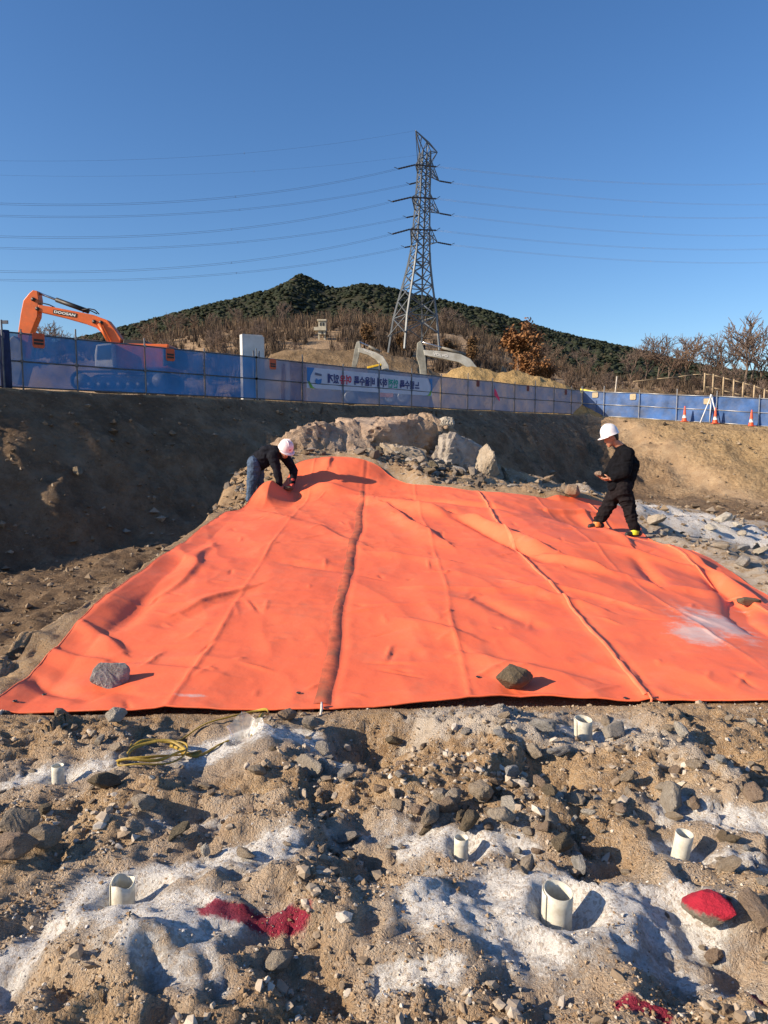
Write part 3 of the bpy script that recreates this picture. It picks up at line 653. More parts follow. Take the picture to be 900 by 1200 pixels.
# the rest of the loose stones
ZONES = [  # centre px, spread px, count, sizes, label
 (545, 925, 85, 42, 105, 'loose stone in the heap of rubble below the middle of the sheet'), (370, 890, 55, 45, 38, 'loose stone scattered around the right foot of the powder cone'),
 (790, 915, 75, 50, 48, 'loose stone scattered on the right slope under the sheet'), (90, 900, 90, 50, 30, 'loose stone scattered on the left slope under the sheet'),
 (390, 1000, 120, 25, 26, 'loose stone lying on the gravel strip across the middle'), (620, 1000, 60, 30, 18, 'loose stone lying between middle pipe and front pipe'), (860, 1080, 40, 45, 16, 'loose stone lying around the red painted stone')]
zx, zy, zs, zl, zm = [], [], [], [], []
for cx, cy, sx, sy, n, lab in ZONES:
    for i in range(n):
        px, py = random.gauss(cx, sx), random.gauss(cy, sy)
        px = min(max(px, 3), 897); py = min(max(py, 840 + random.uniform(0, 12)), 1190)
        x, y = G(px, py)
        if any(math.hypot(x - a, y - b) < .13 for a, b in PIPE_XY.values()) or math.hypot(x - BAG_XY[0], y - BAG_XY[1]) < .17: continue
        zx.append(x); zy.append(y); zs.append(min(.013 + random.expovariate(1 / .013), .058)); zl.append(lab)
zz = surf(np.array(zx), np.array(zy))
for x, y, z, s, l in zip(zx, zy, zz, zs, zl):
    mw = {0: 'grey brown', 1: 'chalky pale', 2: 'blue grey', 3: 'tan', 4: 'dark brown'}; mi = random.choices(range(5), [6, 1.5, .8, 2.5, .7])[0]; m = [M_STONE, M_STONE_W, M_STONE_G, M_STONE_T, M_STONE_D][mi]; l = ('larger ' if s > .035 else '') + mw[mi] + ' ' + l
    _ = ([M_STONE])
    a = random.uniform(.6, .95)
    stone((x, y, float(z) + s * a * .4), (s, s * random.uniform(.7, 1), s * a), random.randrange(14), m, l, 'small stones loose in the rubble', rot=(random.uniform(-.6, .6), random.uniform(-.6, .6), random.uniform(0, 6.28)))
# gravel: nobody could count it
def gravel(name, X, Y, sz, m, seed, lift=.35, fn=H):
    r = np.random.default_rng(seed); n = len(X); Z = fn(X, Y)
    o = np.array([[1, 0, 0], [-1, 0, 0], [0, 1, 0], [0, -1, 0], [0, 0, 1], [0, 0, -1]], float)
    V = o[None] * r.uniform(.55, 1.15, (n, 6, 1)) + r.uniform(-.28, .28, (n, 6, 3)); V[:, :, 2] *= r.uniform(.5, .9, (n, 1))
    a = r.uniform(0, 6.28, n); ca, sa = np.cos(a)[:, None], np.sin(a)[:, None]
    x_, y_ = V[:, :, 0] * ca - V[:, :, 1] * sa, V[:, :, 0] * sa + V[:, :, 1] * ca
    V = np.stack([x_, y_, V[:, :, 2]], -1) * sz[:, None, None] + np.stack([X, Y, Z + sz * lift], -1)[:, None]
    F = np.array([[0, 2, 4], [2, 1, 4], [1, 3, 4], [3, 0, 4], [2, 0, 5], [1, 2, 5], [3, 1, 5], [0, 3, 5]])
    F = (F[None] + (np.arange(n) * 6)[:, None, None]).reshape(-1, 3)
    return arrmesh(name, V.reshape(-1, 3), F, m, False, attrs={'shade': np.repeat(r.uniform(0, 1, n), 6)})
def mat_gravel(name, stops):
    t = NT(name); c = t.coord(); col = t.ramp(t.attr('shade'), stops)
    col = t.mix(t.ramp(t.noise(c, 25, 4), [(.35, .35), (.65, 0)]), col, (.2, .14, .09))
    return t.fin(col, .92, t.bump(t.noise(c, 120, 3), .4, .004), 0, .2)
M_GRAVEL = mat_gravel('gravel', [(0, (.18, .115, .065)), (.35, (.31, .205, .115)), (.65, (.40, .29, .18)), (.88, (.48, .40, .30)), (1, (.6, .56, .49))])
n = 64000
yy = 1.35 * (4.35 / 1.35) ** rng.uniform(0, 1, n); xx = rng.uniform(-1, 1, n) * (.75 * yy + .35)
dens = .45 + 1.1 * fbm(xx / .35, yy / .35, 3, 120) + .25 * patch(xx, yy, GREY) - 1.0 * np.clip(patch(xx, yy, POWDER), 0, 1)
keep = rng.uniform(0, 1, n) < np.clip(dens, .02, 1); keep &= np.hypot(xx - BAG_XY[0], yy - BAG_XY[1]) > .12
for a, b in PIPE_XY.values(): keep &= np.hypot(xx - a, yy - b) > .11
xx, yy = xx[keep], yy[keep]
tag(gravel('gravel', xx, yy, np.minimum(.0022 + rng.exponential(.0026, len(xx)), .009), M_GRAVEL, 5), None, None, None, 'stuff')
def pebbles(name, X, Y, sz, m, seed, lift=.3):
    """rounder broken pieces: jittered twenty-sided stones"""
    r = np.random.default_rng(seed); n = len(X); Z = H(X, Y); g = (1 + 5 ** .5) / 2
    o = np.array([[-1, g, 0], [1, g, 0], [-1, -g, 0], [1, -g, 0], [0, -1, g], [0, 1, g], [0, -1, -g], [0, 1, -g], [g, 0, -1], [g, 0, 1], [-g, 0, -1], [-g, 0, 1]]) / 1.9
    F = np.array([[0, 11, 5], [0, 5, 1], [0, 1, 7], [0, 7, 10], [0, 10, 11], [1, 5, 9], [5, 11, 4], [11, 10, 2], [10, 7, 6], [7, 1, 8], [3, 9, 4], [3, 4, 2], [3, 2, 6], [3, 6, 8], [3, 8, 9], [4, 9, 5], [2, 4, 11], [6, 2, 10], [8, 6, 7], [9, 8, 1]])
    V = o[None] * r.uniform(.85, 1.12, (n, 12, 1)) + r.uniform(-.08, .08, (n, 12, 3))
    for _ in range(5):
        nn = r.normal(0, 1, (n, 1, 3)); nn /= np.linalg.norm(nn, axis=2, keepdims=True); V = V - np.maximum((V * nn).sum(2, keepdims=True) - r.uniform(.3, .6, (n, 1, 1)), 0) * nn
    V[:, :, 2] *= r.uniform(.5, .95, (n, 1)); V[:, :, 0] *= r.uniform(.8, 1.35, (n, 1))
    V[:, :, 2] += V[:, :, 0] * r.uniform(-.5, .5, (n, 1)); a = r.uniform(0, 6.28, n); ca, sa = np.cos(a)[:, None], np.sin(a)[:, None]
    x_, y_ = V[:, :, 0] * ca - V[:, :, 1] * sa, V[:, :, 0] * sa + V[:, :, 1] * ca
    V = np.stack([x_, y_, V[:, :, 2]], -1) * sz[:, None, None] + np.stack([X, Y, Z + sz * lift], -1)[:, None]
    F = (F[None] + (np.arange(n) * 12)[:, None, None]).reshape(-1, 3)
    return arrmesh(name, V.reshape(-1, 3), F, m, False, attrs={'shade': np.repeat(r.uniform(0, 1, n), 12)})
M_CHIPS = mat_gravel('stone_chips', [(0, (.17, .125, .085)), (.3, (.33, .265, .195)), (.7, (.46, .395, .315)), (1, (.64, .59, .51))])
n = 12000
yy = 1.4 * (4.3 / 1.4) ** rng.uniform(0, 1, n); xx = rng.uniform(-1, 1, n) * (.75 * yy + .3)
dn = .12 + .6 * fbm(xx / .4, yy / .4, 3, 130) - .9 * np.clip(patch(xx, yy, POWDER), 0, 1)
for zc in ((545, 925, .45, .9), (370, 890, .3, .6), (800, 920, .35, .6), (400, 1000, .3, .5), (60, 980, .25, .5), (640, 985, .25, .5)):
    cx, cy = G(zc[0], zc[1]); dn = dn + zc[3] * np.exp(-((xx - cx) ** 2 + (yy - cy) ** 2) / zc[2] ** 2)
keep = (rng.uniform(0, 1, n) < dn) & (np.hypot(xx - BAG_XY[0], yy - BAG_XY[1]) > .13)
for a, b in PIPE_XY.values(): keep &= np.hypot(xx - a, yy - b) > .12
xx, yy = xx[keep], yy[keep]
tag(pebbles('small_rubble', xx, yy, np.minimum(.008 + rng.exponential(.0075, len(xx)), .030), M_CHIPS, 15), None, None, None, 'stuff')
M_CRUMB = mat_gravel('powder_crumbs', [(0, (.34, .31, .27)), (.5, (.52, .50, .47)), (1, (.70, .68, .65))])
n = 22000
yy = 1.4 * (4.3 / 1.4) ** rng.uniform(0, 1, n); xx = rng.uniform(-1, 1, n) * (.75 * yy + .3); pv = patch(xx, yy, POWDER)
keep = (pv > .15) & (pv < 1.1) & (rng.uniform(0, 1, n) < .15 + .9 * (fbm(xx / .12, yy / .12, 3, 133) > .0)) & (rng.uniform(0, 1, n) < np.clip(1.25 - .5 * pv, .2, 1))
for a, b in PIPE_XY.values(): keep &= np.hypot(xx - a, yy - b) > .085
xx, yy = xx[keep], yy[keep]
tag(pebbles('powder_crumbs', xx, yy, np.minimum(.0018 + rng.exponential(.0016, len(xx)), .007), M_CRUMB, 16, .2), None, None, None, 'stuff')
M_RUBBLE = mat_gravel('pit_rubble', [(0, (.10, .075, .05)), (.5, (.2, .15, .1)), (1, (.36, .3, .23))])
n = 24000
yy = 6.5 * (52 / 6.5) ** rng.uniform(0, 1, n); xx = rng.uniform(-.85, .85, n) * (yy + 1)
dl, dr = dpit(xx, yy); keep = (np.minimum(dl, dr) > .2) & (polydist(xx, yy, TARP) < -.12)
xx, yy = xx[keep], yy[keep]
tag(gravel('pit_rubble', xx, yy, np.minimum(.012 + rng.exponential(.03, len(xx)), .2) * np.clip(yy / 22, .5, 1.3), M_RUBBLE, 6), None, None, None, 'stuff')

n = 2600
xx = rng.uniform(-3.0, 1.95, n); yy = rng.uniform(11, 17.3, n); keep = (polydist(xx, yy, TARP) < -.1) & (polydist(xx, yy, MOUND) > -.2) & (rng.uniform(0, 1, n) < np.where(xx > -.8, 1, .35))
xx, yy = xx[keep], yy[keep]
M_BROKEN = mat_gravel('broken_rock', [(0, (.07, .06, .05)), (.5, (.135, .115, .095)), (1, (.26, .235, .21))])  # grey rubble darkened: shade beside the boulders is put into its colour
tag(pebbles('broken_rock', xx, yy, np.minimum(.02 + rng.exponential(.028, len(xx)), .13), M_BROKEN, 17, .35), None, None, None, 'stuff')
# boulders behind the sheet
BM = {}
def boulder(px, py, Y, wpx, hpx, depth, seed, m, label, rot, zoff=0):
    me = rock_mesh('boulder', seed, 4, 14, rough=.075, elong=(1, 1, 1))
    me.materials.append(m); p = P(px, py, Y); k = Y / F_PX
    o = bpy.data.objects.new('boulder', me); COL.objects.link(o)
    o.location = p; o.scale = (wpx * k * .62, depth, hpx * k * .66); o.rotation_euler = rot
    return tag(o, label, 'boulder', 'boulders behind the tarpaulin')
boulder(380, 528, 14.9, 100, 70, .75, 301, M_STONE_T, 'long tan boulder nearest the crouching worker', (0.1, .12, .1))
boulder(442, 522, 15.6, 112, 74, .9, 302, M_STONE_T, 'broad tan boulder in the middle behind the sheet', (0, .05, -.2))
boulder(506, 512, 16.4, 56, 46, .6, 303, M_STONE_T, 'rounded tan boulder with grey right face', (.1, .25, .3))
boulder(536, 538, 15.2, 70, 62, .6, 304, M_STONE_G, 'blue grey boulder right of the rounded tan one', (.1, -.1, .5))
boulder(568, 548, 15.0, 30, 50, .4, 305, M_STONE, 'narrow dark boulder at the right end of the pile', (.1, .35, .1))
boulder(424, 548, 14.2, 44, 30, .35, 306, M_STONE_D, 'low dark brown boulder at the sheet edge', (0, .2, .6))
boulder(408, 530, 15.1, 80, 66, .7, 309, M_STONE_T, 'tan boulder wedged between the long one and the broad one', (.1, .15, .4))
boulder(486, 524, 15.7, 74, 62, .6, 310, M_STONE_T, 'tan boulder right of the broad one with a shaded face', (.15, .2, .7))
boulder(472, 545, 14.6, 70, 40, .4, 308, M_STONE, 'shaded jagged boulder below the broad tan one', (.2, .3, .2))
boulder(522, 497, 16.2, 20, 16, .2, 307, M_STONE_W, 'small sunlit chip leaning on the grey boulder', (.2, .5, .1))
for i in range(48):
    px, py = random.uniform(430, 610), 0
    Y = random.uniform(12.9, 15.2); x = (px - 450) / 850 * Y
    if polydist(np.array([x]), np.array([Y]), TARP)[0] > -.1: continue
    z = float(H(np.array([x]), np.array([Y]))[0]); s = random.uniform(.05, .24)
    stone((x, Y, z + s * .35), (s, s * .85, s * .7), random.randrange(8), [M_STONE, M_STONE_G, M_STONE_D][i % 3], ('grey brown', 'blue grey', 'dark')[i % 3] + ' broken stone in the pile between sheet and boulders', 'broken stones under the boulders')
for px, py, wp, m, lab in [(642, 562, 16, M_STONE_T, 'sunlit tan stone on the dark pit floor behind the walking worker'), (672, 578, 34, M_STONE_T, 'low tan boulder beside the sheet left of the walking worker'), (770, 612, 26, M_STONE_W, 'white dusty stone right of the walking worker'),
                           (872, 645, 22, M_STONE_G, 'grey stone on the white dust at the right edge'), (850, 612, 30, M_STONE_W, 'pale stone on the far rim of the white dust'),
                           (90, 556, 18, M_STONE_D, 'stone stuck in the shaded pit wall'), (120, 800, 14, M_STONE_G, '')]:
    if lab: put(px, py, wp, random.randrange(8), m, lab)
for i in range(26):
    px, py = random.uniform(765, 898), random.uniform(606, 690)
    x, y, z = S1(px, py)
    if polydist(np.array([x]), np.array([y]), TARP)[0] > -.15: continue
    s = random.uniform(.04, .16); stone((x, y, z + s * .3), (s, s * .8, s * .6), random.randrange(8), random.choice([M_STONE_W, M_STONE_G, M_STONE]), 'dusty stone on the white ground right of the sheet', 'dusty stones right of the sheet')

# red painted stone
t = NT('red_painted_stone'); c = t.coord(); n_ = t.noise(c, 3, 8, .7)
geo = t.n('ShaderNodeSeparateXYZ'); t.l(c, geo.inputs[0])
msk = t.math('ADD', t.math('ADD', geo.outputs['Z'], .3), t.math('MULTIPLY', t.math('SUBTRACT', t.noise(c, 2.2, 5, .7), .5), 1.0))
col = t.mix(t.ramp(msk, [(.05, 0), (.25, 1)]), t.ramp(n_, [(.3, (.13, .11, .085)), (.7, (.34, .30, .24))]), t.mix(n_, (.33, .01, .03), (.55, .03, .06)))
M_REDSTONE = t.fin(col, .85, t.bump(t.noise(c, 7, 7, .7), .6, .1))
rs = put(832, 1081, 62, 9, M_REDSTONE, 'stone sprayed red on its upper face in the right foreground', asp=(1, .85, .8), rot=(.25, .15, 2.2))

# ------------------------------------------------------------------ plastic pipes, liner, yellow hose
t = NT('white_plastic'); c = t.coord(); n_ = t.noise(c, 9, 5, .6)
M_PIPE = t.fin(t.mix(t.ramp(t.noise(c, 30, 6, .7), [(.42, 0), (.7, .8)]), t.ramp(n_, [(.3, (.56, .54, .45)), (.7, (.66, .64, .56))]), (.40, .35, .27)), .5, None, 0, .4)
t.b.inputs['Subsurface Weight'].default_value = .25; t.b.inputs['Subsurface Radius'].default_value = (.02, .02, .015); t.b.inputs['Subsurface Scale'].default_value = .3
PL = {'a': 'thin white pipe standing in the powder at the far left', 'b': 'wide white pipe half hidden under the sheet hem at right', 'c': 'small white pipe in front of the middle rubble heap',
      'd': 'white pipe leaning right in a bright powder crater', 'e': 'largest white pipe, of rolled plastic sheet, in the front powder crater', 'f': 'white pipe with ragged top in the powder at lower left'}
def pipe(k, lean=(0, 0), cut=.0, overlap=False, ragged=0):
    x, y = PIPE_XY[k]; _, _, r, h = PIPES[k]; z = float(H(np.array([x]), np.array([y]))[0])
    n = 40; v = []; f = []; th = .0022; rows = 7
    turn = 2 * math.pi * (1.22 if overlap else 1.0); closed = not overlap; cols = n if closed else n + 1
    for lay in (0, 1):
        for i in range(rows):
            for j in range(cols):
                a = turn * j / n + (2.3 if overlap else 0); rr = r + (.006 * j / n if overlap else 0) - (th if lay else 0)
                top = h + cut * r * math.cos(a - 2.4) + (ragged * math.sin(a * 3.1) if ragged else 0) - (.02 * max(0, j / n - .75) if overlap else 0)
                zz_ = -.05 + (top + .05) * i / (rows - 1)
                wob = 1 + .02 * math.sin(2 * a + 1) * i / rows
                v.append((x + rr * wob * math.cos(a) + lean[0] * zz_, y + rr * wob * math.sin(a) + lean[1] * zz_, z + zz_))
    o = rows * cols
    for lay in (0, 1):
        for i in range(rows - 1):
            for j in range(n):
                j2 = (j + 1) % cols; a_, b_, c_, d_ = i * cols + j, i * cols + j2, (i + 1) * cols + j2, (i + 1) * cols + j
                f.append((a_ + lay * o, b_ + lay * o, c_ + lay * o, d_ + lay * o) if not lay else (d_ + o, c_ + o, b_ + o, a_ + o))
    for j in range(n):
        j2 = (j + 1) % cols; a_, b_ = (rows - 1) * cols + j, (rows - 1) * cols + j2; f.append((a_, b_, b_ + o, a_ + o))
    if overlap:
        for i in range(rows - 1):
            for j in (0, n): a_, b_ = i * cols + j, (i + 1) * cols + j; f.append((a_, b_, b_ + o, a_ + o))
    q = MB(); q.add(v, f); return tag(q.build('pipe', M_PIPE, None, True), PL[k], 'pipe', 'white pipes in the drilled holes')
pipe('a', (.02, 0)); pipe('b', (-.03, .02), .15, True); pipe('c', (.02, 0)); pipe('d', (.17, .03), .12); pipe('e', (.02, .02), .2, True); pipe('f', (.03, 0), .1, True, .006)
t = NT('clear_film'); c = t.coord()
M_FILM = t.fin((.85, .84, .8), .3, t.bump(t.noise(c, 40, 4), .4, .01)); t.b.inputs['Transmission Weight'].default_value = .55; t.b.inputs['Alpha'].default_value = .5
bx, by = BAG_XY; bz = float(H(np.array([bx + .09]), np.array([by]))[0]) + .01
v = []; n = 36; q = MB()
for i in range(7):
    for j in range(n):
        a = 2 * math.pi * j / n; u = i / 6 * .8; rr = .03 + .062 * u + .012 * u * math.sin(5 * a) + .006 * u * math.sin(11 * a + 1)
        v.append((bx + .02 + rr * math.cos(a) * 1.1, by + rr * math.sin(a), bz - .10 + .13 * u + .05 * u * math.sin(a) * 1 + .02 * u * math.sin(4 * a)))
q.add(v, [(i * n + j, i * n + (j + 1) % n, (i + 1) * n + (j + 1) % n, (i + 1) * n + j) for i in range(6) for j in range(n)])
tag(q.build('plastic_liner', M_FILM, None, True), 'crumpled clear plastic liner in the hole of the powder cone', 'plastic liner')
M_HOSE = simple('yellow_hose', (.34, .235, .035), .5, .3, 25, bump=.2, bscale=120, dirt=(.2, .15, .07), dscale=14, damt=.6)
def smooth_path(pts, n):
    pts = [Vector(p) for p in pts]; o = []
    for i in range(len(pts) - 1):
        p0, p1, p2, p3 = pts[max(i - 1, 0)], pts[i], pts[i + 1], pts[min(i + 2, len(pts) - 1)]
        for k in range(n):
            t_ = k / n; o.append(.5 * ((2 * p1) + (p2 - p0) * t_ + (2 * p0 - 5 * p1 + 4 * p2 - p3) * t_ ** 2 + (3 * p1 - p0 - 3 * p2 + p3) * t_ ** 3))
    o.append(pts[-1]); return o
def ribbon(name, px, m, wd=.018, th=.0045):
    pts = []
    for a, b, lift in px:
        x, y = G(a, b, .03); pts.append((x, y, float(H(np.array([x]), np.array([y]))[0]) + .012 + lift))
    pts = smooth_path(pts, 10); v = []; q = MB()
    for i, p in enumerate(pts):
        t_ = (pts[min(i + 1, len(pts) - 1)] - pts[max(i - 1, 0)]).normalized(); sd_ = t_.cross(Vector((0, 0, 1))).normalized(); tw = .9 + .5 * math.sin(i * .11)
        a = sd_ * math.cos(tw) + Vector((0, 0, 1)) * math.sin(tw); b = t_.cross(a)
        for k in range(8):
            g = 2 * math.pi * k / 8; v.append(p + a * math.cos(g) * wd * .5 + b * math.sin(g) * th)
    q.add(v, [(i * 8 + k, i * 8 + (k + 1) % 8, (i + 1) * 8 + (k + 1) % 8, (i + 1) * 8 + k) for i in range(len(pts) - 1) for k in range(8)])
    return q.build(name, m, None, True)
hose = ribbon('hose', [(155, 882, 0), (148, 895, 0), (142, 902, .01), (140, 908, .0), (160, 911, .01), (195, 905, .01), (215, 890, .02), (218, 878, .03), (195, 873, .03), (165, 878, .02), (145, 892, .01), (138, 901, .01), (150, 909, .015), (185, 907, .02), (208, 893, .03), (216, 884, .035), (196, 877, .04), (160, 884, .03), (150, 898, .02), (165, 900, .01), (190, 896, .01), (215, 886, .01), (235, 880, .0),
      (225, 883, 0), (205, 872, .0), (200, 866, .0), (215, 856, .0), (240, 847, .0), (270, 841, .01), (298, 837, .03), (312, 842, .05), (314, 850, .06), (306, 862, .04), (292, 872, .02), (280, 874, -.02)], M_HOSE)
tag(hose, 'yellow flat hose coiled on the earth, its end in the powder cone', 'hose')
hose2 = ribbon('hose', [(212, 884, .01), (228, 886, .0), (242, 882, .0), (256, 876, .0), (268, 872, -.01)], M_HOSE, .018)
tag(hose2, 'short yellow hose end between the coil and the powder cone', 'hose')

# ------------------------------------------------------------------ people
def caps(q, p0, r0, p1, r1, n=14, sq=(1, 1)):
    p0, p1 = Vector(p0), Vector(p1); d = p1 - p0; L = d.length; pts = []; rs = []
    ax = d.normalized() if L > 1e-6 else Vector((0, 0, 1))
    for k in range(5): a = math.pi / 2 * (1 - k / 4); pts.append(p0 - ax * r0 * math.sin(a)); rs.append(max(r0 * math.cos(a), 1e-3))
    for k in range(1, 5): a = math.pi / 2 * k / 4; pts.append(p1 + ax * r1 * math.sin(a)); rs.append(max(r1 * math.cos(a), 1e-3))
    q.tube(pts, rs, n)
def chain(q, pts):
    for (a, ra), (b, rb) in zip(pts[:-1], pts[1:]): caps(q, a, ra, b, rb)
def ell(q, c, r, rot=None, n=16):
    prof = [(max(1e-3, math.sin(math.pi * k / 10)), -math.cos(math.pi * k / 10)) for k in range(11)]
    o = MB(); o.lathe((0, 0, 0), prof, n); q.add([Vector(c) + ((rot @ Vector((v[0] * r[0], v[1] * r[1], v[2] * r[2]))) if rot is not None else Vector((v[0] * r[0], v[1] * r[1], v[2] * r[2]))) for v in o.v], o.f + [tuple(range(n))[::-1], tuple(10 * n + k for k in range(n))])
def fuse(q, name, m, parent, voxel=.008, folds=0, fs=14, seed=1, smooth=4):
    """one continuous skin from overlapping limbs"""
    o = q.build(name, m); o.data.polygons.foreach_set('use_smooth', [True] * len(o.data.polygons))
    r = o.modifiers.new('r', 'REMESH'); r.mode = 'VOXEL'; r.voxel_size = voxel
    sm = o.modifiers.new('s', 'SMOOTH'); sm.iterations = smooth; sm.factor = .5
    dg = bpy.context.evaluated_depsgraph_get(); dg.update()
    me = bpy.data.meshes.new_from_object(o.evaluated_get(dg)); o.modifiers.clear(); old = o.data; o.data = me; bpy.data.meshes.remove(old)
    if folds:
        n = len(me.vertices); co = np.empty(n * 3); no = np.empty(n * 3); me.vertices.foreach_get('co', co); me.vertices.foreach_get('normal', no)
        co = co.reshape(-1, 3); no = no.reshape(-1, 3)
        d = ridged(co[:, 0] * fs + co[:, 1] * 3, co[:, 2] * fs * 1.3 + co[:, 1] * fs * .6, 2, seed) * folds
        me.vertices.foreach_set('co', (co + no * d[:, None]).ravel())
    me.polygons.foreach_set('use_smooth', [True] * len(me.polygons)); me.update()
    return under(o, parent)
M_SKIN = simple('skin', (.42, .21, .13), .5, .1, 30)
M_HAIR = simple('black_hair', (.012, .010, .009), .6, .2, 60)
M_BLACK = simple('black_jacket', (.006, .0065, .009), .9, .4, 20, bump=.3, bscale=60, spec=.08)
M_NAVY = simple('navy_jacket', (.012, .013, .019), .9, .4, 20, bump=.3, bscale=60, spec=.1)
M_TROUS = simple('charcoal_trousers', (.013, .011, .013), .9, .4, 20, bump=.3, bscale=60, spec=.1)
M_JEANS = simple('blue_jeans', (.05, .085, .15), .85, .35, 25, bump=.3, bscale=90)
M_SHOE = simple('dark_shoe', (.03, .03, .03), .6, .4, 30)
M_SOLE = simple('shoe_sole', (.08, .08, .08), .7, .2, 30)
M_YEL = simple('yellow_green_band', (.55, .60, .03), .5, .15, 40)
M_ORB = simple('orange_lace', (.7, .22, .05), .5, .15, 40)
M_HELM = simple('white_helmet', (.74, .73, .76), .35, .06, 8, spec=.5)
M_HELM2 = simple('pinkish_helmet', (.76, .66, .70), .35, .1, 8, spec=.5)
M_REDP = simple('red_print', (.6, .05, .06), .4, .1, 8)
M_GLOVE = simple('grey_work_glove', (.36, .33, .29), .9, .25, 60, bump=.3, bscale=150)
M_GLOVER = simple('red_palm_glove', (.45, .06, .05), .7, .25, 60)
def hand(q, wrist, dirv, palmn, L=.18, curl=.7, side=1):
    """palm, four unequal bent fingers and a thumb, as part of a continuous body"""
    d = Vector(dirv).normalized(); n = Vector(palmn).normalized(); n = (n - d * n.dot(d)).normalized(); s = d.cross(n) * side; w0 = Vector(wrist)
    for k in (-1, -.33, .33, 1): caps(q, w0 + s * k * .018, .015, w0 + d * L * .5 + s * k * .03, .013, 8)
    for k, fl in ((-1.05, .40), (-.35, .46), (.35, .44), (1.05, .34)):
        b = w0 + d * L * .5 + s * k * .031; dd = d.copy(); r = .0095
        for j, sg in enumerate((.45, .32, .23)):
            dd = (dd * math.cos(curl) + n * math.sin(curl)) if j else (d * math.cos(curl * .6) + n * math.sin(curl * .6))
            n2 = n * math.cos(curl) - d * math.sin(curl); e = b + dd.normalized() * L * fl * sg * 1.15; caps(q, b, r, e, r - .001, 8); b = e; r -= .001
            d_, n = dd, n
    t0 = w0 + d * L * .12 - s * .03; t1 = t0 + (d * .5 - s * .75 + n * .5).normalized() * .05; t2 = t1 + (d * .8 + n * .6 + s * .2).normalized() * .04
    chain(q, [(t0, .013), (t1, .011), (t2, .009)])
def helmet(c, r, tilt, m, parent, brimdir, print_m=None):
    rot = tilt; q = MB()
    prof = [(r * 1.10, -.012), (r * 1.06, .0), (r * 1.03, .03), (r * .98, .07), (r * .85, .105), (r * .62, .133), (r * .32, .15), (.002, .156)]
    q.lathe(c, prof, 28, 1, 1.12, rot)
    q.lathe(c, [(r * 1.03, .012), (r * .95, .0), (r * .9, -.004), (.001, .02)], 28, 1, 1.12, rot)
    for k in (-.028, 0, .028): q.tube([Vector(c) + rot @ Vector((k, r * 1.12 * math.cos(a) * .99, .155 * math.sin(a) + .004)) for a in [math.pi * (.12 + .76 * i / 14) for i in range(15)]], .007, 6)
    o = under(q.build('helmet', m, None, True), parent)
    b = MB(); v = []; n = 15
    for i in range(n):
        a = -1.15 + 2.3 * i / (n - 1)
        for j, (e, zz_) in enumerate(((0, .0), (.052 * math.cos(a * .95) + .004, -.014), (.05 * math.cos(a * .95), -.022), (0, -.010))):
            v.append(Vector(c) + rot @ Vector(((r * 1.05 + e) * math.sin(a), (r * 1.12 * 1.05 + e) * math.cos(a) * 1.0, zz_)))
    b.add(v, [(i * 4 + j, i * 4 + (j + 1) % 4, (i + 1) * 4 + (j + 1) % 4, (i + 1) * 4 + j) for i in range(n - 1) for j in range(4)])
    br = b.build('brim', m, None, True); br.parent = o; br.matrix_parent_inverse = o.matrix_parent_inverse.copy(); br.matrix_parent_inverse = Matrix.Translation(parent.location).inverted() @ Matrix.Identity(4); br.matrix_parent_inverse = Matrix.Identity(4)
    # the helmet keeps world-coordinate vertices under an inverse matrix, so its child needs none
    if print_m:
        e = MB(); ell(e, Vector(c) + rot @ Vector((0, r * 1.10, .055)), (.016, .006, .016), rot); pr = e.build('printed_mark', print_m, None, True); pr.parent = o
    return o
# --- the walking worker with a stone in his hands (facing left)
def J(px, py, dy=0, Y=10.6): return P(px, py, Y + dy)
YW = 10.6
fl = J(694, 619, .05); gz = lambda p: float(surf(np.array([p.x]), np.array([p.y]))[0])
w2 = empty('person', (J(720, 628).x, YW, gz(J(720, 628))), 'walking worker in black jacket and white helmet carrying a stone', 'person')
hp, ch, nk, hd = J(727, 572), J(731, 545), J(727, 523), J(716, 513)
hipN, hipF = J(730, 574, -.09), J(725, 574, .09)
kF, aF = J(710, 597, .12), J(700, 618, .14); kN, aN = J(739, 601, -.10), J(744, 623, -.10)
aF.z = max(aF.z, gz(aF) + .08); aN.z = max(aN.z, gz(aN) + .08)
shN, shF = J(735, 532, -.19), J(727, 532, .19); eN, eF = J(733, 553, -.25), J(716, 550, .24); wN, wF = J(716, 561, -.12), J(708, 560, .14)
b = MB()
chain(b, [(hp, .125), ((hp + ch) / 2, .12), (ch, .135), ((ch + nk) / 2 + Vector((.02, 0, 0)), .11), (nk, .06), (hd + Vector((.03, 0, -.04)), .058)])
for h_, k_, a_ in ((hipN, kN, aN), (hipF, kF, aF)): chain(b, [(h_, .085), (k_, .058), (a_, .042), (a_ + Vector((-.11, 0, -.05)), .032)])
for s_1, e_, w_1 in ((shN, eN, wN), (shF, eF, wF)): chain(b, [(s_1, .055), (e_, .042), (w_1, .03)])
tl = Matrix.Rotation(R(22), 3, 'Y')                                   # head bowed towards the hands
def HD(x, y, z): return hd + tl.inverted() @ Vector((x, y, z))
ell(b, HD(.012, 0, .01), (.098, .076, .115)); ell(b, HD(-.035, 0, -.055), (.06, .055, .065)); ell(b, HD(-.095, 0, -.02), (.022, .013, .018)); ell(b, HD(-.088, 0, .01), (.012, .010, .03))
for s in (-1, 1): ell(b, HD(-.075, s * .03, .022), (.018, .022, .010)); ell(b, HD(.015, s * .078, -.012), (.018, .011, .032))
ell(b, HD(-.082, 0, -.062), (.016, .026, .008)); ell(b, HD(-.080, 0, -.074), (.016, .024, .008)); ell(b, HD(-.066, 0, -.103), (.025, .03, .02))
sp = J(702, 557, -.02)
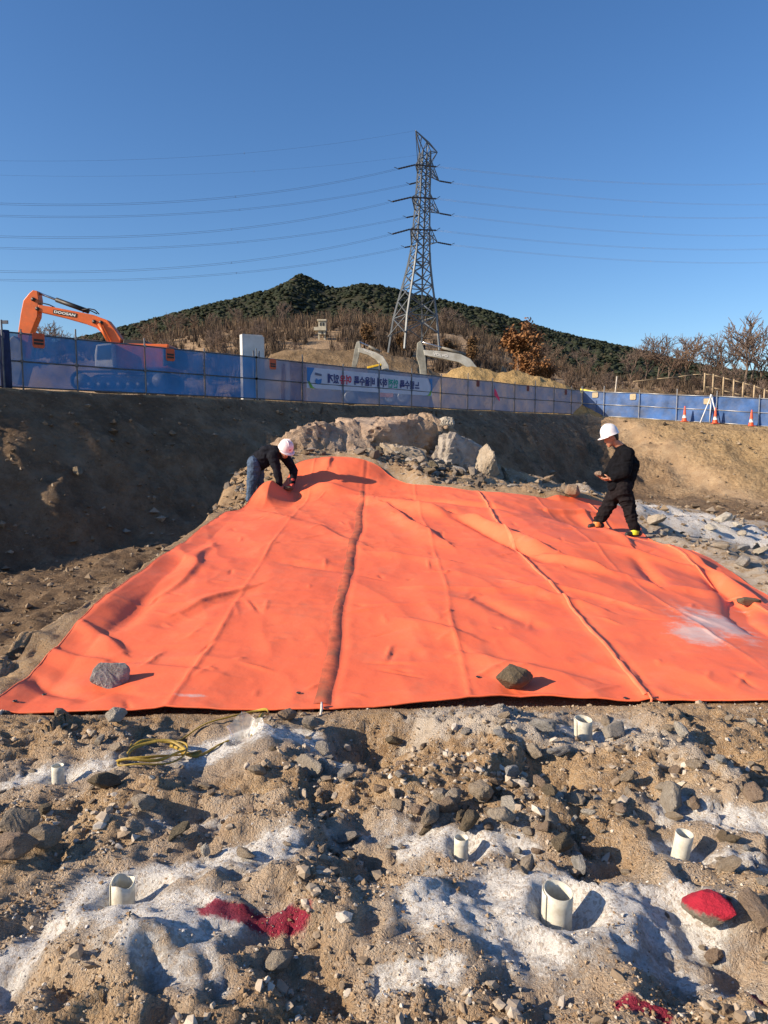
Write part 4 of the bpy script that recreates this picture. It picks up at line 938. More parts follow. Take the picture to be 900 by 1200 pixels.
hand(b, wN, (sp - wN) + Vector((0, .0, -.07)), (0, .55, .8), .17, .55, 1); hand(b, wF, (sp - wF) + Vector((-.02, .02, -.05)), (0, -.6, .75), .17, .55, -1)
fuse(b, 'body', M_SKIN, w2, .0065, smooth=3)
j = MB(); ax = Vector((.015, 0, 0))
chain(j, [(hp + Vector((0, 0, .05)), .178), ((hp + ch) / 2 + Vector((0, 0, .02)), .195), (ch + ax, .20), ((ch + nk) / 2 + Vector((.03, 0, 0)), .15), (nk + Vector((.012, 0, -.035)), .088)])
for s_1, e_, w_1 in ((shN, eN, wN), (shF, eF, wF)): chain(j, [(s_1, .095), ((s_1 + e_) / 2, .085), (e_, .075), (e_.lerp(w_1, .82), .055)])
chain(j, [(shN, .095), (nk + Vector((.02, 0, -.05)), .085), (shF, .095)])
fuse(j, 'jacket', M_BLACK, w2, .012, .018, 9, 3)
q = MB()
for h_, k_, a_ in ((hipN, kN, aN), (hipF, kF, aF)): chain(q, [(h_ + Vector((0, 0, .06)), .125), (h_, .128), (h_.lerp(k_, .5), .108), (k_, .092), (k_.lerp(a_, .6), .08), (a_ + Vector((0, 0, .035)), .062)])
chain(q, [(hp, .15), (hp + Vector((0, 0, -.06)), .14)])
fuse(q, 'trousers', M_TROUS, w2, .012, .02, 11, 5)
for a_, mk_ in ((aN, M_YEL), (aF, M_ORB)):
    q = MB(); z0 = gz(a_); chain(q, [(Vector((a_.x + .06, a_.y, z0 + .05)), .046), (Vector((a_.x - .05, a_.y, z0 + .045)), .044), (Vector((a_.x - .12, a_.y - .03, z0 + .04)), .038)]); chain(q, [(a_, .05), (Vector((a_.x, a_.y, z0 + .06)), .055)])
    sh = fuse(q, 'shoe', M_SHOE, w2, .01)
    q = MB(); q.lathe((a_.x, a_.y, a_.z - .01), [(.058, -.035), (.062, -.02), (.062, .02), (.058, .035)], 16); s1 = q.build('ankle_band', mk_, None, True); s1.parent = sh
h = MB(); ell(h, HD(.035, 0, .02), (.085, .08, .09)); ell(h, HD(.06, 0, -.03), (.045, .065, .05)); fuse(h, 'hair', M_HAIR, w2, .01)
rt = Matrix.Rotation(R(-20), 3, 'Y') @ Matrix.Rotation(R(90), 3, 'Z')
helmet(HD(.0, 0, .05), .112, rt, M_HELM, w2, None)
stone(sp + Vector((-.01, 0, .02)), (.075, .08, .10), 10, M_STONE_T, 'tan stone held in the hands of the walking worker', rot=(.2, .2, .5))
# --- the crouching worker laying a stone on the sheet
YC = 12.45
def K(px, py, dy=0): return P(px, py, YC + dy)
w1 = empty('person', (K(298, 588).x, YC, gz(K(298, 588))), 'bent over worker in dark jacket, jeans and pinkish helmet', 'person')
hp, ch, nk, hd = K(300, 543), K(314, 533, -.03), K(327, 530, -.08), K(334, 528, -.14)
hipN, hipF = K(298, 546, -.1), K(302, 545, .1)
kN, aN = K(295, 566, -.08), K(293, 586, -.05); kF, aF = K(304, 565, .12), K(303, 585, .2)
shN, shF = K(320, 535, -.18), K(333, 534, .12); eN, eF = K(325, 553, -.22), K(344, 551, .06); wN, wF = K(328, 570, -.18), K(343, 566, -.02)
b = MB()
chain(b, [(hp, .125), ((hp + ch) / 2, .12), (ch, .13), (nk, .075), (hd, .06)])
for h_, k_, a_ in ((hipN, kN, aN), (hipF, kF, aF)): chain(b, [(h_, .085), (k_, .058), (a_, .042), (a_ + Vector((.12, -.03, -.04)), .032)])
for s_1, e_, w_1 in ((shN, eN, wN), (shF, eF, wF)): chain(b, [(s_1, .055), (e_, .042), (w_1, .03)])
fw = Vector((.50, -.62, -.60)).normalized(); rt1 = fw.to_track_quat('Y', 'Z').to_matrix()   # face looks down and towards the hands
def HC(x, y, z): return hd + rt1 @ Vector((x, y, z))
ell(b, HC(0, 0, .0), (.076, .098, .112), rt1); ell(b, HC(0, .04, -.06), (.055, .06, .065), rt1); ell(b, HC(0, .10, -.02), (.013, .022, .018), rt1); ell(b, HC(0, .09, .01), (.01, .012, .03), rt1)
for s in (-1, 1): ell(b, HC(s * .078, -.01, -.012), (.011, .018, .032), rt1); ell(b, HC(s * .03, .075, .02), (.022, .018, .01), rt1)
ell(b, HC(0, .082, -.065), (.026, .016, .008), rt1)
fuse(b, 'body', M_SKIN, w1, .007, smooth=3)
cs = K(336, 573, -.1)
for w_1, sd_, mm in ((wN, 1, M_GLOVE), (wF, -1, M_GLOVER)):
    g = MB(); hand(g, w_1, (cs - w_1) * .6 + Vector((.0, 0, -.10)), (cs - w_1), .19, .5, sd_); chain(g, [(w_1 + Vector((0, 0, .05)), .042), (w_1, .04)]); fuse(g, 'glove', mm, w1, .0065, smooth=2)
j = MB()
chain(j, [(hp + Vector((.02, 0, .02)), .165), ((hp + ch) / 2, .17), (ch, .175), (ch.lerp(nk, .6), .135), (nk, .09)])
for s_1, e_, w_1 in ((shN, eN, wN), (shF, eF, wF)): chain(j, [(s_1, .095), ((s_1 + e_) / 2, .085), (e_, .07), (e_.lerp(w_1, .85), .055)])
chain(j, [(shN, .095), (nk, .09), (shF, .095)])
fuse(j, 'jacket', M_NAVY, w1, .012, .012, 9, 8)
q = MB()
for h_, k_, a_ in ((hipN, kN, aN), (hipF, kF, aF)): chain(q, [(h_ + Vector((0, 0, .05)), .12), (h_, .12), (h_.lerp(k_, .5), .10), (k_, .088), (a_ + Vector((0, 0, .03)), .075)])
chain(q, [(hp, .14), (hp + Vector((-.02, 0, -.05)), .13)])
fuse(q, 'trousers', M_JEANS, w1, .012, .012, 11, 6)
for a_ in (aN, aF):
    q = MB(); z0 = gz(a_); chain(q, [(Vector((a_.x - .05, a_.y, z0 + .05)), .046), (Vector((a_.x + .06, a_.y - .01, z0 + .045)), .044), (Vector((a_.x + .16, a_.y - .02, z0 + .04)), .038)]); fuse(q, 'shoe', M_SHOE, w1, .01)
h = MB(); ell(h, HC(0, -.035, .0), (.08, .08, .085), rt1); fuse(h, 'hair', M_HAIR, w1, .01)
helmet(HC(0, -.005, .05), .118, rt1, M_HELM2, w1, None, M_REDP)
stone(K(338, 572, -.16), (.10, .09, .08), 11, M_STONE_D, 'dark reddish stone in the gloved hands of the bent over worker', rot=(.2, .1, .5))

# ------------------------------------------------------------------ fences round the site
def t_of(px): u = (px - CX) / F_PX; return (u * FA[1] - FA[0]) / (FD[0] - u * FD[1])
def FL(t, off=0.0): p = FA + FD * t + FN * off; return float(p[0]), float(p[1])
def FR(t, off=0.0): p = FC + FE * t + FM * off; return float(p[0]), float(p[1])
M_POLE = simple('galvanised_pole', (.42, .43, .44), .45, .2, 5, metal=.6)
M_POLED = simple('dark_pole', (.10, .11, .13), .5, .3, 5, metal=.5)
M_NAVYC = simple('navy_cloth', (.012, .022, .07), .8, .3, 5)
def mat_net(name, c1, c2, hold):
    t = NT(name); c = t.coord(); n = t.noise(c, .8, 4)
    col = t.ramp(n, [(.3, c1), (.7, c2)])
    tr = t.n('ShaderNodeBsdfTransparent'); d = t.n('ShaderNodeBsdfDiffuse'); t.l(col, d.inputs[0])
    tl_ = t.n('ShaderNodeBsdfTranslucent'); t.l(col, tl_.inputs[0])
    a = t.n('ShaderNodeMixShader'); a.inputs[0].default_value = .22; t.l(d.outputs[0], a.inputs[1]); t.l(tl_.outputs[0], a.inputs[2])
    m = t.n('ShaderNodeMixShader'); t.l(t.ramp(t.noise(c, 1.3, 3), [(.35, hold - .06), (.65, hold + .06)]), m.inputs[0]); t.l(tr.outputs[0], m.inputs[1]); t.l(a.outputs[0], m.inputs[2])
    t.l(m.outputs[0], t.o.inputs[0]); return t.m
M_NETB = mat_net('blue_netting', (.020, .095, .275), (.036, .145, .40), .85)
M_NETP = mat_net('grey_violet_netting', (.08, .14, .275), (.125, .185, .33), .87)
M_NETS = simple('blue_sheeting', (.022, .088, .27), .5, .55, 1.1, bump=.9, bscale=4, dirt=(.16, .17, .2), dscale=1.4, damt=.35)
def net_panel(name, a, b, za, zb, h0, h1, m, parent, seed, belly=.03):
    nx, nz = 14, 7; v = []
    for i in range(nx):
        u = i / (nx - 1)
        for j in range(nz):
            w_ = j / (nz - 1); sag = -.035 * math.sin(math.pi * u) * (1 if j == nz - 1 else 0)
            nn = math.sin(u * 9 + seed * 1.7 + w_ * 3) * .5 + math.sin(u * 17 + seed + w_ * 5) * .3
            x = a[0] + (b[0] - a[0]) * u; y = a[1] + (b[1] - a[1]) * u; o = belly * nn * math.sin(math.pi * w_)
            v.append((x + FN[0] * o, y + FN[1] * o, za + (zb - za) * u + h0 + (h1 - h0) * w_ + sag))
    q = MB(); q.add(v, [(i * nz + j, (i + 1) * nz + j, (i + 1) * nz + j + 1, i * nz + j + 1) for i in range(nx - 1) for j in range(nz - 1)])
    return under(q.build(name, m, None, True), parent)
def fence(label, fn, ts, m_of, pole, rail_m, h=1.74, rails=(.06, .86, 1.72), tall=.22, prail=.06):
    a = fn(ts[0]); z0 = float(outer(*map(np.array, ([a[0]], [a[1]])))[0])
    f = empty('fence', (a[0], a[1], z0), label, 'fence', 'fences round the pit')
    zs_ = [float(outer(np.array([fn(t)[0]]), np.array([fn(t)[1]]))[0]) for t in ts]
    for i, t in enumerate(ts):
        x, y = fn(t, prail); q = MB(); ex = tall + .12 * math.sin(i * 2.3)
        q.tube([(x, y, zs_[i] - .3), (x + .01 * math.sin(i), y, zs_[i] + h + ex)], .026, 8)
        q.box((x, y, zs_[i] + rails[1]), (.09, .09, .08)); q.box((x, y, zs_[i] + rails[2]), (.08, .08, .07)); under(q.build('post', pole, None, False), f)
        if i + 1 < len(ts):
            a, b = fn(t), fn(ts[i + 1]); net_panel('netting', a, b, zs_[i], zs_[i + 1], .05, h, m_of((t + ts[i + 1]) / 2), f, i)
            for r in rails:
                a2, b2 = fn(t, prail - .035), fn(ts[i + 1], prail - .035); q = MB(); q.tube([(a2[0], a2[1], zs_[i] + r), (b2[0], b2[1], zs_[i + 1] + r)], .024, 6); under(q.build('rail', rail_m, None, True), f)
    return f
T1 = t_of(318); tc = 36.7
ts = [-6.8, -4.3, -1.75] + [2.5 * k for k in range(0, 15)]
tsA = [t for t in ts if t <= T1 + 1]; tsB = [t for t in ts if t >= tsA[-1] - .01] + [tc]
fA = fence('blue netting fence at the left in front of the orange excavator', FL, tsA, lambda t: M_NETB, M_POLED, M_POLED)
fB = fence('grey violet netting fence carrying the white banner', FL, tsB, lambda t: M_NETP, M_POLED, M_POLED)
fC = fence('bright blue sheeting fence with silver rails behind the traffic cones', FR, [.0, 1.6] + [1.6 + 2.45 * k for k in range(1, 9)], lambda t: M_NETS, M_POLE, M_POLE, prail=.08, tall=.3)
x, y = FL(t_of(12), .10); z = float(outer(np.array([x]), np.array([y]))[0])
q = MB(); q.tube([(x, y, z - .2), (x, y, z + .6), (x + .01, y, z + 1.2), (x, y, z + 1.76)], [.15, .16, .145, .15], 12); under(q.build('wrapped_post', M_NAVYC, None, True), fA)
x, y = FL(t_of(8), .2); q = MB(); q.tube([(x, y, z - .2), (x, y, z + 2.05)], .03, 8); q.box((x + .12, y, z + 1.98), (.16, .05, .1)); under(q.build('gate_post', M_POLED, None), fA)

# warning signs tied to the netting
M_SIGNO = simple('orange_sign', (.55, .10, .035), .6, .15, 9)
M_SIGNB = simple('black_band', (.02, .02, .02), .6, .2, 9)
M_SIGNT = simple('tan_sign', (.42, .34, .22), .7, .2, 9)
M_SIGNR = simple('dark_red_sign', (.16, .035, .03), .7, .2, 9)
def sign(fn, t, zc, wd, ht, m, label, band=True, off=.045):
    a = fn(t - wd / 2, off); b = fn(t + wd / 2, off); z = float(outer(np.array([a[0]]), np.array([a[1]]))[0]) + zc
    d = Vector((b[0] - a[0], b[1] - a[1], 0)).normalized(); n = Vector((d.y, -d.x, 0))
    root = empty('warning_sign', (a[0], a[1], z), label, 'sign', 'signs on the fences')
    o = MB(); A = Vector((a[0], a[1], z)); pl = [A + d * u * wd + Vector((0, 0, v * ht)) for u, v in ((.12, 0), (.88, 0), (1, .12), (1, .9), (.92, 1), (.08, 1), (0, .9), (0, .12))]
    o.prism(pl, n * .008); under(o.build('plate', m, None), root)
    if band:
        for v0, v1 in ((.22, .38), (.44, .60)):
            o = MB(); o.prism([A + n * .0095 + d * u * wd + Vector((0, 0, v * ht)) for u, v in ((.1, v0), (.9, v0), (.9, v1), (.1, v1))], n * .004); under(o.build('dark_band', M_SIGNB, None), root)
sign(FL, t_of(52), 1.30, .38, .46, M_SIGNO, 'orange sign hung beside the excavator arm on blue netting'); sign(FL, t_of(203), 1.28, .36, .44, M_SIGNO, 'orange sign on blue netting right of the excavator tracks')
sign(FL, t_of(321), 1.3, .34, .42, M_SIGNO, 'dull orange sign right of the white cabinet'); sign(FL, t_of(558), 1.36, .3, .36, M_SIGNR, 'dark red sign on violet netting left of the pink flag', False)
sign(FL, t_of(616), 1.36, .3, .36, M_SIGNR, 'dark red sign on violet netting, nearer the blue corner', False); sign(FL, t_of(660), 1.36, .3, .36, M_SIGNR, 'small dark red sign right beside the fence corner', False)
sign(FR, .95, 1.26, .42, .36, M_SIGNT, 'tan sign at the corner of the blue sheeting', False); sign(FR, 3.6, 1.24, .4, .4, M_SIGNT, 'tan shield shaped sign on the blue sheeting', False); sign(FR, 8.35, 1.2, .4, .36, M_SIGNT, 'tan square sign right of the white pole frame', False)

# the banner, seen from behind
def text_mesh(body, bold=.02):
    c = bpy.data.curves.new('lettering', 'FONT'); c.body = body; c.size = 1; c.offset = bold; c.resolution_u = 3
    o = bpy.data.objects.new('lettering', c); COL.objects.link(o); dg = bpy.context.evaluated_depsgraph_get(); dg.update()
    me = bpy.data.meshes.new_from_object(o.evaluated_get(dg)); bpy.data.objects.remove(o)
    return [tuple(v.co) for v in me.vertices], [tuple(p.vertices) for p in me.polygons]
def lettering(body, fit, m, parent, mirror=False, bold=.02):
    """fit(u, v) gives the place of a point of the word's box"""
    v, f = text_mesh(body, bold); x0, x1 = min(p[0] for p in v), max(p[0] for p in v); y0, y1 = min(p[1] for p in v), max(p[1] for p in v)
    q = MB(); q.add([fit((1 - (p[0] - x0) / (x1 - x0)) if mirror else (p[0] - x0) / (x1 - x0), (p[1] - y0) / (y1 - y0)) for p in v], f)
    o = q.build('lettering', m, None); return under(o, parent) if parent else o
M_BANW = simple('banner_white', (.50, .54, .66), .6, .08, 2); M_BANB = simple('banner_blue', (.03, .17, .45), .6, .1, 3); M_BANG = simple('banner_green', (.2, .42, .06), .6, .1, 3)
M_TNAVY = simple('navy_print', (.02, .03, .16), .6, .1, 5); M_TRED = simple('red_print_banner', (.55, .03, .08), .6, .1, 5); M_TTEAL = simple('teal_print', (.02, .32, .25), .6, .1, 5); M_TGREY = simple('grey_print', (.1, .12, .2), .6, .1, 5)
t0, t1 = t_of(360), t_of(505)
def zf(t): p = FL(t); return float(outer(np.array([p[0]]), np.array([p[1]]))[0])
zb0, zb1 = zf(t0), zf(t1)
def BP(t, w_, off): p = FL(t, off); return Vector((p[0], p[1], zb0 + (zb1 - zb0) * (t - t0) / (t1 - t0) + w_))
ban = empty('banner', tuple(BP(t0, .6, .03)), 'white banner with mirrored lettering and blue ends on the netting', 'banner')
BL, BH = .66, 1.55
q = MB(); v = []
for i in range(40):
    u = i / 39
    for j in range(5): v.append(BP(t0 + (t1 - t0) * u, BL + (BH - BL) * j / 4, .034 + .006 * math.sin(u * 40 + j)))
q.add(v, [(i * 5 + j, (i + 1) * 5 + j, (i + 1) * 5 + j + 1, i * 5 + j + 1) for i in range(39) for j in range(4)])
under(q.build('banner_cloth', M_BANW, None, True), ban)
def bpoly(name, pts, m, off=.052):
    q = MB(); q.prism([BP(t_of(a), BL + (BH - BL) * b, off) for a, b in pts], (FN[0] * .003, FN[1] * .003, 0)); return under(q.build(name, m, None), ban)
bpoly('blue_corner', [(360, 1), (369, 1), (364.5, .62), (363.2, .35), (366, .05), (360, .35)], M_BANB); bpoly('green_swoosh', [(361, .32), (363, .34), (367, .06), (370, 0), (364, 0)], M_BANG)
bpoly('blue_corner', [(505, 1), (500.5, 1), (503.4, .62), (503.6, .35), (502.2, .05), (505, .3)], M_BANB); bpoly('green_swoosh', [(504.6, .3), (503.4, .3), (500.5, .04), (498, 0), (503, 0)], M_BANG)
bpoly('emblem', [(369.5, .36), (371, .5), (373, .42), (377, .5), (376.5, .28), (373, .22), (370, .25)], M_BANB, .054); bpoly('emblem_caption', [(369.6, .66), (377, .62), (377, .72), (369.6, .78)], M_TGREY, .054)
for body, a, b, m in (('있게', 384, 397, M_TNAVY), ('여유', 398, 411.5, M_TRED), ('비울수록', 414.5, 438.5, M_TNAVY), ('하게', 441.5, 453, M_TNAVY), ('안전', 454.2, 465.5, M_TTEAL), ('느릴수록', 467.5, 490, M_TNAVY)):
    ta, tb = t_of(a), t_of(b)
    lettering(body, lambda u, v, ta=ta, tb=tb: BP(ta + (tb - ta) * u, BL + (BH - BL) * (.30 + .48 * v), .056), m, ban, True, .035)

# white cabinet behind the fence, flag, cones, pole frame, yellow strip, thin pole
M_CAB = simple('white_enamel', (.60, .60, .58), .45, .1, 3, dirt=(.35, .3, .25), dscale=2, damt=.3)
tcab = t_of(305); x, y = FL(tcab, -1.0); z = float(outer(np.array([x]), np.array([y]))[0]); ang = math.atan2(FD[1], FD[0])
cb = empty('cabinet', (x, y, z), 'tall white metal cabinet standing behind the blue netting', 'cabinet')
rz = Matrix.Rotation(ang - R(20), 3, 'Z')
def CB(a, b, c): return Vector((x, y, z)) + rz @ Vector((a, b, c))
for nm, c, d in (('front_panel', (.46, 0, 1.33), (.86, .05, 2.66)), ('side_panel', (.0, .13, 1.34), (.055, .32, 2.72)), ('side_panel', (.915, .13, 1.31), (.05, .3, 2.64)), ('top_panel', (.46, .16, 2.69), (.86, .27, .045)), ('back_panel', (.46, .28, 1.32), (.86, .03, 2.6))):
    q = MB(); q.box(CB(*c), d, rz); under(q.build(nm, M_CAB, None, bevel=.008), cb)
for a in (.36, .60):
    q = MB(); q.tube([CB(a, -.3, -.2), CB(a, -.3, 2.02)], .035, 8); o = q.build('steel_pole', M_POLED, None, True); tag(o, 'left dark pole in front of the white cabinet' if a < .4 else 'right dark pole in front of the white cabinet', 'pole', 'poles before the cabinet')
M_PINK = simple('pink_cloth', (.75, .04, .13), .7, .15, 8)
x, y = FL(t_of(575), .16); z = zf(t_of(575)); fg = empty('flag', (x, y, z), 'small bright pink flag hanging on the violet netting', 'flag')
q = MB(); q.tube([(x, y, z + .4), (x, y, z + 1.5)], .012, 6); under(q.build('flag_stick', M_POLED, None), fg)
q = MB(); v = [(x + FD[0] * s_1 + FN[0] * .03 * math.sin(9 * s_1), y + FD[1] * s_1, z + 1.35 - s_1 * .9 - w_ * (.42 - s_1 * .35)) for s_1 in (0, .12, .25, .38, .5, .62) for w_ in (0, .5, 1)]
q.add(v, [(i * 3 + j, i * 3 + 3 + j, i * 3 + 4 + j, i * 3 + 1 + j) for i in range(5) for j in range(2)]); under(q.build('cloth', M_PINK, None, True), fg)
M_CONE = simple('cone_orange', (.78, .10, .03), .5, .12, 8); M_CONEW = simple('cone_white', (.78, .76, .74), .4, .08, 8); M_CONEB = simple('cone_base', (.45, .06, .03), .6, .2, 8)
cone0 = None
for i, (px, py, lab) in enumerate(((799.5, 496, 'traffic cone left of the white pole frame'), (835, 499, 'traffic cone under the white pole frame'), (877, 503, 'rightmost traffic cone by the blue sheeting'))):
    tq = min(np.linspace(0, 14, 400), key=lambda t: abs(FR(t, .55)[0] / FR(t, .55)[1] - (px - 450) / 850)); x, y = FR(tq, .55); z = float(H(np.array([x]), np.array([y]))[0])
    if cone0 is None:
        cone0 = empty('traffic_cone', (x, y, z), lab, 'traffic cone', 'cones along the fence')
        def pc(nm, prof, m, n=20): q = MB(); q.lathe((0, 0, 0), prof, n); o = q.build(nm, m, None, True); o.parent = cone0
        q = MB(); q.box((0, 0, .025), (.4, .4, .05)); o = q.build('base', M_CONEB, None, bevel=.01); o.parent = cone0
        pc('cone', [(.16, .05), (.10, .4), (.035, .98), (.03, 1.0), (.001, 1.0)], M_CONE); pc('white_band', [(.132, .25), (.128, .25), (.094, .46), (.096, .46)], M_CONEW); pc('white_band', [(.082, .58), (.078, .58), (.056, .78), (.058, .78)], M_CONEW)
    else:
        c = copy_tree(cone0); c.location = (x, y, z); c['label'] = lab
tq = min(np.linspace(0, 14, 400), key=lambda t: abs(FR(t, .25)[0] / FR(t, .25)[1] - (829 - 450) / 850)); x, y = FR(tq, .25); z = float(H(np.array([x]), np.array([y]))[0])
fr = empty('tripod', (x, y, z), 'white A shaped pole frame leaning on the blue sheeting', 'pole frame')
ap = Vector((x + .02, y, z + 1.75)); M_WP = simple('white_pole', (.72, .74, .76), .5, .1, 4)
for d in ((-.72, -.2), (.42, -.25), (.1, .25)):
    q = MB(); q.tube([ap, (x + d[0], y + d[1], z - .02)], .035, 8); under(q.build('leg', M_WP, None, True), fr)
q = MB(); q.tube([ap + Vector((-.05, 0, -.12)), ap + Vector((0, 0, .06))], .06, 10); under(q.build('head_joint', M_WP, None, True), fr)
M_YST = simple('yellow_strip', (.62, .55, .06), .6, .2, 2)
a, b = P(680, 462, 54.5), P(716, 466, 53.0); q = MB(); q.prism([a, b, b + Vector((0, 0, .28)), a + Vector((0, 0, .42))], (0, .03, 0)); tag(q.build('yellow_sheet', M_YST, None), 'yellow green sheet strip hanging behind the fence corner', 'plastic sheet')
M_GRN = simple('green_pole', (.15, .3, .08), .6, .2, 4)
x0 = P(723, 441, 60); q = MB(); q.tube([(x0.x - .2, 60, x0.z - 2.6), x0], .05, 8); tag(q.build('pole', simple('pale_pole', (.5, .45, .38), .7, .2, 3), None, True), 'thin pale pole rising behind the blue sheeting', 'pole')

# ------------------------------------------------------------------ excavators and the lorry behind the fence
M_OR = simple('orange_paint', (.62, .115, .018), .42, .15, 2, dirt=(.25, .12, .06), dscale=1.5, damt=.35); M_ORD = simple('dark_steel', (.03, .03, .032), .5, .3, 4, metal=.4)
M_CHROME = simple('bright_rod', (.55, .55, .56), .25, .1, 4, metal=.9); M_GREYP = simple('grey_paint', (.14, .14, .125), .5, .2, 2, dirt=(.2, .15, .1), dscale=1.5, damt=.5); M_YELP = simple('yellow_paint', (.7, .45, .03), .5, .15, 3)
M_TRACK = simple('track_steel', (.035, .045, .07), .7, .4, 4, metal=.3); M_GLASS = simple('cab_glass', (.05, .07, .09), .1, .1, 2, spec=.8); M_WHITEP = simple('white_lettering', (.75, .75, .73), .5, .05, 3); M_BUCK = simple('worn_bucket', (.30, .28, .25), .5, .3, 3, metal=.5)
def extr(name, pts, Y, th, m, parent, y0=0, bevel=.03):
    q = MB(); q.prism([P(a, b, Y) + Vector((0, y0 - th / 2, 0)) for a, b in pts], (0, th, 0)); return under(q.build(name, m, None, bevel=bevel), parent)
def rod(name, pts, Y, r, m, parent, y0=0, n=10):
    q = MB(); q.tube([P(a, b, Y) + Vector((0, y0, 0)) for a, b in pts], r, n); return under(q.build(name, m, None, True), parent)
def crawler(root, px0, px1, py0, py1, Y, gauge):
    k = Y / F_PX; a, b = P(px0, py1, Y), P(px1, py0, Y); r = (b.z - a.z) / 2; zc = a.z + r; xa, xb = a.x + r, b.x - r
    for y0 in (-gauge, gauge):
        out_ = []; nn = 14
        for i in range(nn + 1): th = math.pi / 2 + math.pi * i / nn; out_.append((xa + r * math.cos(th), zc + r * math.sin(th)))
        for i in range(nn + 1): th = -math.pi / 2 + math.pi * i / nn; out_.append((xb + r * math.cos(th), zc + r * math.sin(th)))
        q = MB(); n = len(out_); v = []
        for s_1, rr in ((-.28, 1), (.28, 1), (.28, .86), (-.28, .86)):
            for xx_, zz_ in out_:
                cx_ = min(max(xx_, xa), xb); v.append((cx_ + (xx_ - cx_) * rr, Y + y0 + s_1, zc + (zz_ - zc) * rr))
        q.add(v, [(s_1 * n + i, s_1 * n + (i + 1) % n, ((s_1 + 1) % 4) * n + (i + 1) % n, ((s_1 + 1) % 4) * n + i) for s_1 in range(4) for i in range(n)])
        tr = under(q.build('track', M_TRACK, None), root)
        for i in range(9):
            xx_ = xa + (xb - xa) * i / 8; q = MB(); rr = r * (.72 if i in (0, 8) else .36); zz_ = zc if i in (0, 8) else zc - r * .46
            q.tube([(xx_, Y + y0 - .24, zz_), (xx_, Y + y0 + .24, zz_)], rr, 16); o = q.build('sprocket' if i in (0, 8) else 'roller', M_GREYP if i in (0, 8) else M_ORD, None, True); o.parent = tr; o.matrix_parent_inverse = tr.matrix_parent_inverse.copy(); o.matrix_parent_inverse = Matrix.Identity(4)
        q = MB(); q.box(((xa + xb) / 2, Y + y0, zc), (xb - xa, .34, r * .7)); under(q.build('track_frame', M_ORD, None), root)
def label_plate(body, quad, Y, yf_, plate_m, root, tm):
    """quad: lower left, lower right, upper right, upper left in the photograph"""
    c = [P(a, b, Y) for a, b in quad]; off = Vector((0, yf_, 0))
    if plate_m:
        q = MB(); q.prism([p + off for p in c], (0, -.012, 0)); under(q.build('name_plate', plate_m, None), root)
    def fit(u, v): u2, v2 = .05 + .9 * u, .18 + .64 * v; return (c[0].lerp(c[1], u2)).lerp(c[3].lerp(c[2], u2), v2) + off + Vector((0, -.02, 0))
    lettering(body, fit, tm, root, False, .03)
Y = 38.0
e1 = empty('excavator', tuple(P(152, 459, Y)), 'orange crawler excavator behind the blue netting at the left', 'excavator', 'excavators behind the fence')
extr('arm', [(36.5, 345), (41, 341), (46.5, 342), (48, 352), (46.5, 372), (43, 380), (37, 396), (33, 420), (23, 420), (23.5, 392), (27, 368), (30, 353)], Y, .5, M_OR, e1)
extr('bucket', [(18, 398), (22, 395), (31, 402), (33, 430), (27, 452), (16, 446), (14, 424)], Y, 1.1, M_BUCK, e1)
rod('bucket_cylinder', [(27, 362), (24.5, 380), (22, 396)], Y, .07, M_ORD, e1)
extr('boom', [(47.5, 358), (66, 361), (92, 366), (112, 370), (128, 376), (136, 386), (144, 397.5), (143, 402), (131, 403), (124, 393), (115, 385), (100, 379.5), (75, 372.5), (47.5, 366)], Y, .55, M_OR, e1)
rod('arm_cylinder', [(44.5, 343), (68, 352)], Y, .06, M_CHROME, e1); rod('arm_cylinder_barrel', [(66, 351.3), (104, 365)], Y, .12, M_ORD, e1)
for d in (-.42, .42): rod('boom_cylinder', [(120, 381), (131, 402)], Y, .09, M_OR, e1, d)
rod('hydraulic_hose', [(48, 358), (52, 356), (60, 358), (66, 361)], Y, .03, M_ORD, e1, -.2, 6); rod('hydraulic_hose', [(98, 364), (106, 362.5), (113, 364), (118, 369)], Y, .03, M_ORD, e1, -.2, 6); rod('hydraulic_hose', [(95, 365), (104, 363), (112, 367)], Y, .03, M_ORD, e1, .2, 6)
rod('pivot_pin', [(121, 379), (121.01, 379.01)], Y, .1, M_ORD, e1, -.3)
for px, py in ((121, 379), (42, 352), (47, 363), (113, 378)): q = MB(); a = P(px, py, Y); q.tube([a + Vector((0, -.33, 0)), a + Vector((0, .33, 0))], .10, 14); under(q.build('pin', M_ORD, None, True), e1)
label_plate('DOOSAN', [(65, 368.4), (92, 373.2), (93, 368.6), (65.5, 363.8)], Y, -.285, M_ORD, e1, M_WHITEP)
extr('upper_body', [(139, 405), (205, 406), (206, 434), (139, 436)], Y, 2.5, M_OR, e1, .2, .1)
extr('engine_cover', [(148, 399), (172, 400), (178, 405), (147, 405)], Y, 1.2, M_ORD, e1, .2)
extr('counterweight', [(196, 408), (212, 410), (213, 430), (196, 435)], Y, 2.55, M_ORD, e1, .2, .15)
cabo = extr('cab', [(126, 408), (144, 406), (146, 434), (125, 434), (124, 420)], Y, 1.0, M_WHITEP, e1, -1.0, .05)
o = extr('window', [(128, 410), (142, 409), (143, 424), (127, 424)], Y, .05, M_GLASS, None, -1.51, 0) if False else None
q = MB(); q.prism([P(a, b, Y) + Vector((0, -1.53, 0)) for a, b in ((128, 410), (142, 408.5), (143, 424), (127, 425))], (0, .03, 0)); o = q.build('window', M_GLASS, None); o.parent = cabo
crawler(e1, 97, 207, 437, 459.5, Y, 1.2)
M_VOLV = simple('pale_grey_paint', (.48, .48, .44), .5, .2, 2, dirt=(.2, .17, .12), dscale=1.5, damt=.5)
M_VOLA = simple('worn_grey_paint', (.30, .30, .26), .5, .3, 1.5, dirt=(.10, .09, .08), dscale=1.2, damt=.7)
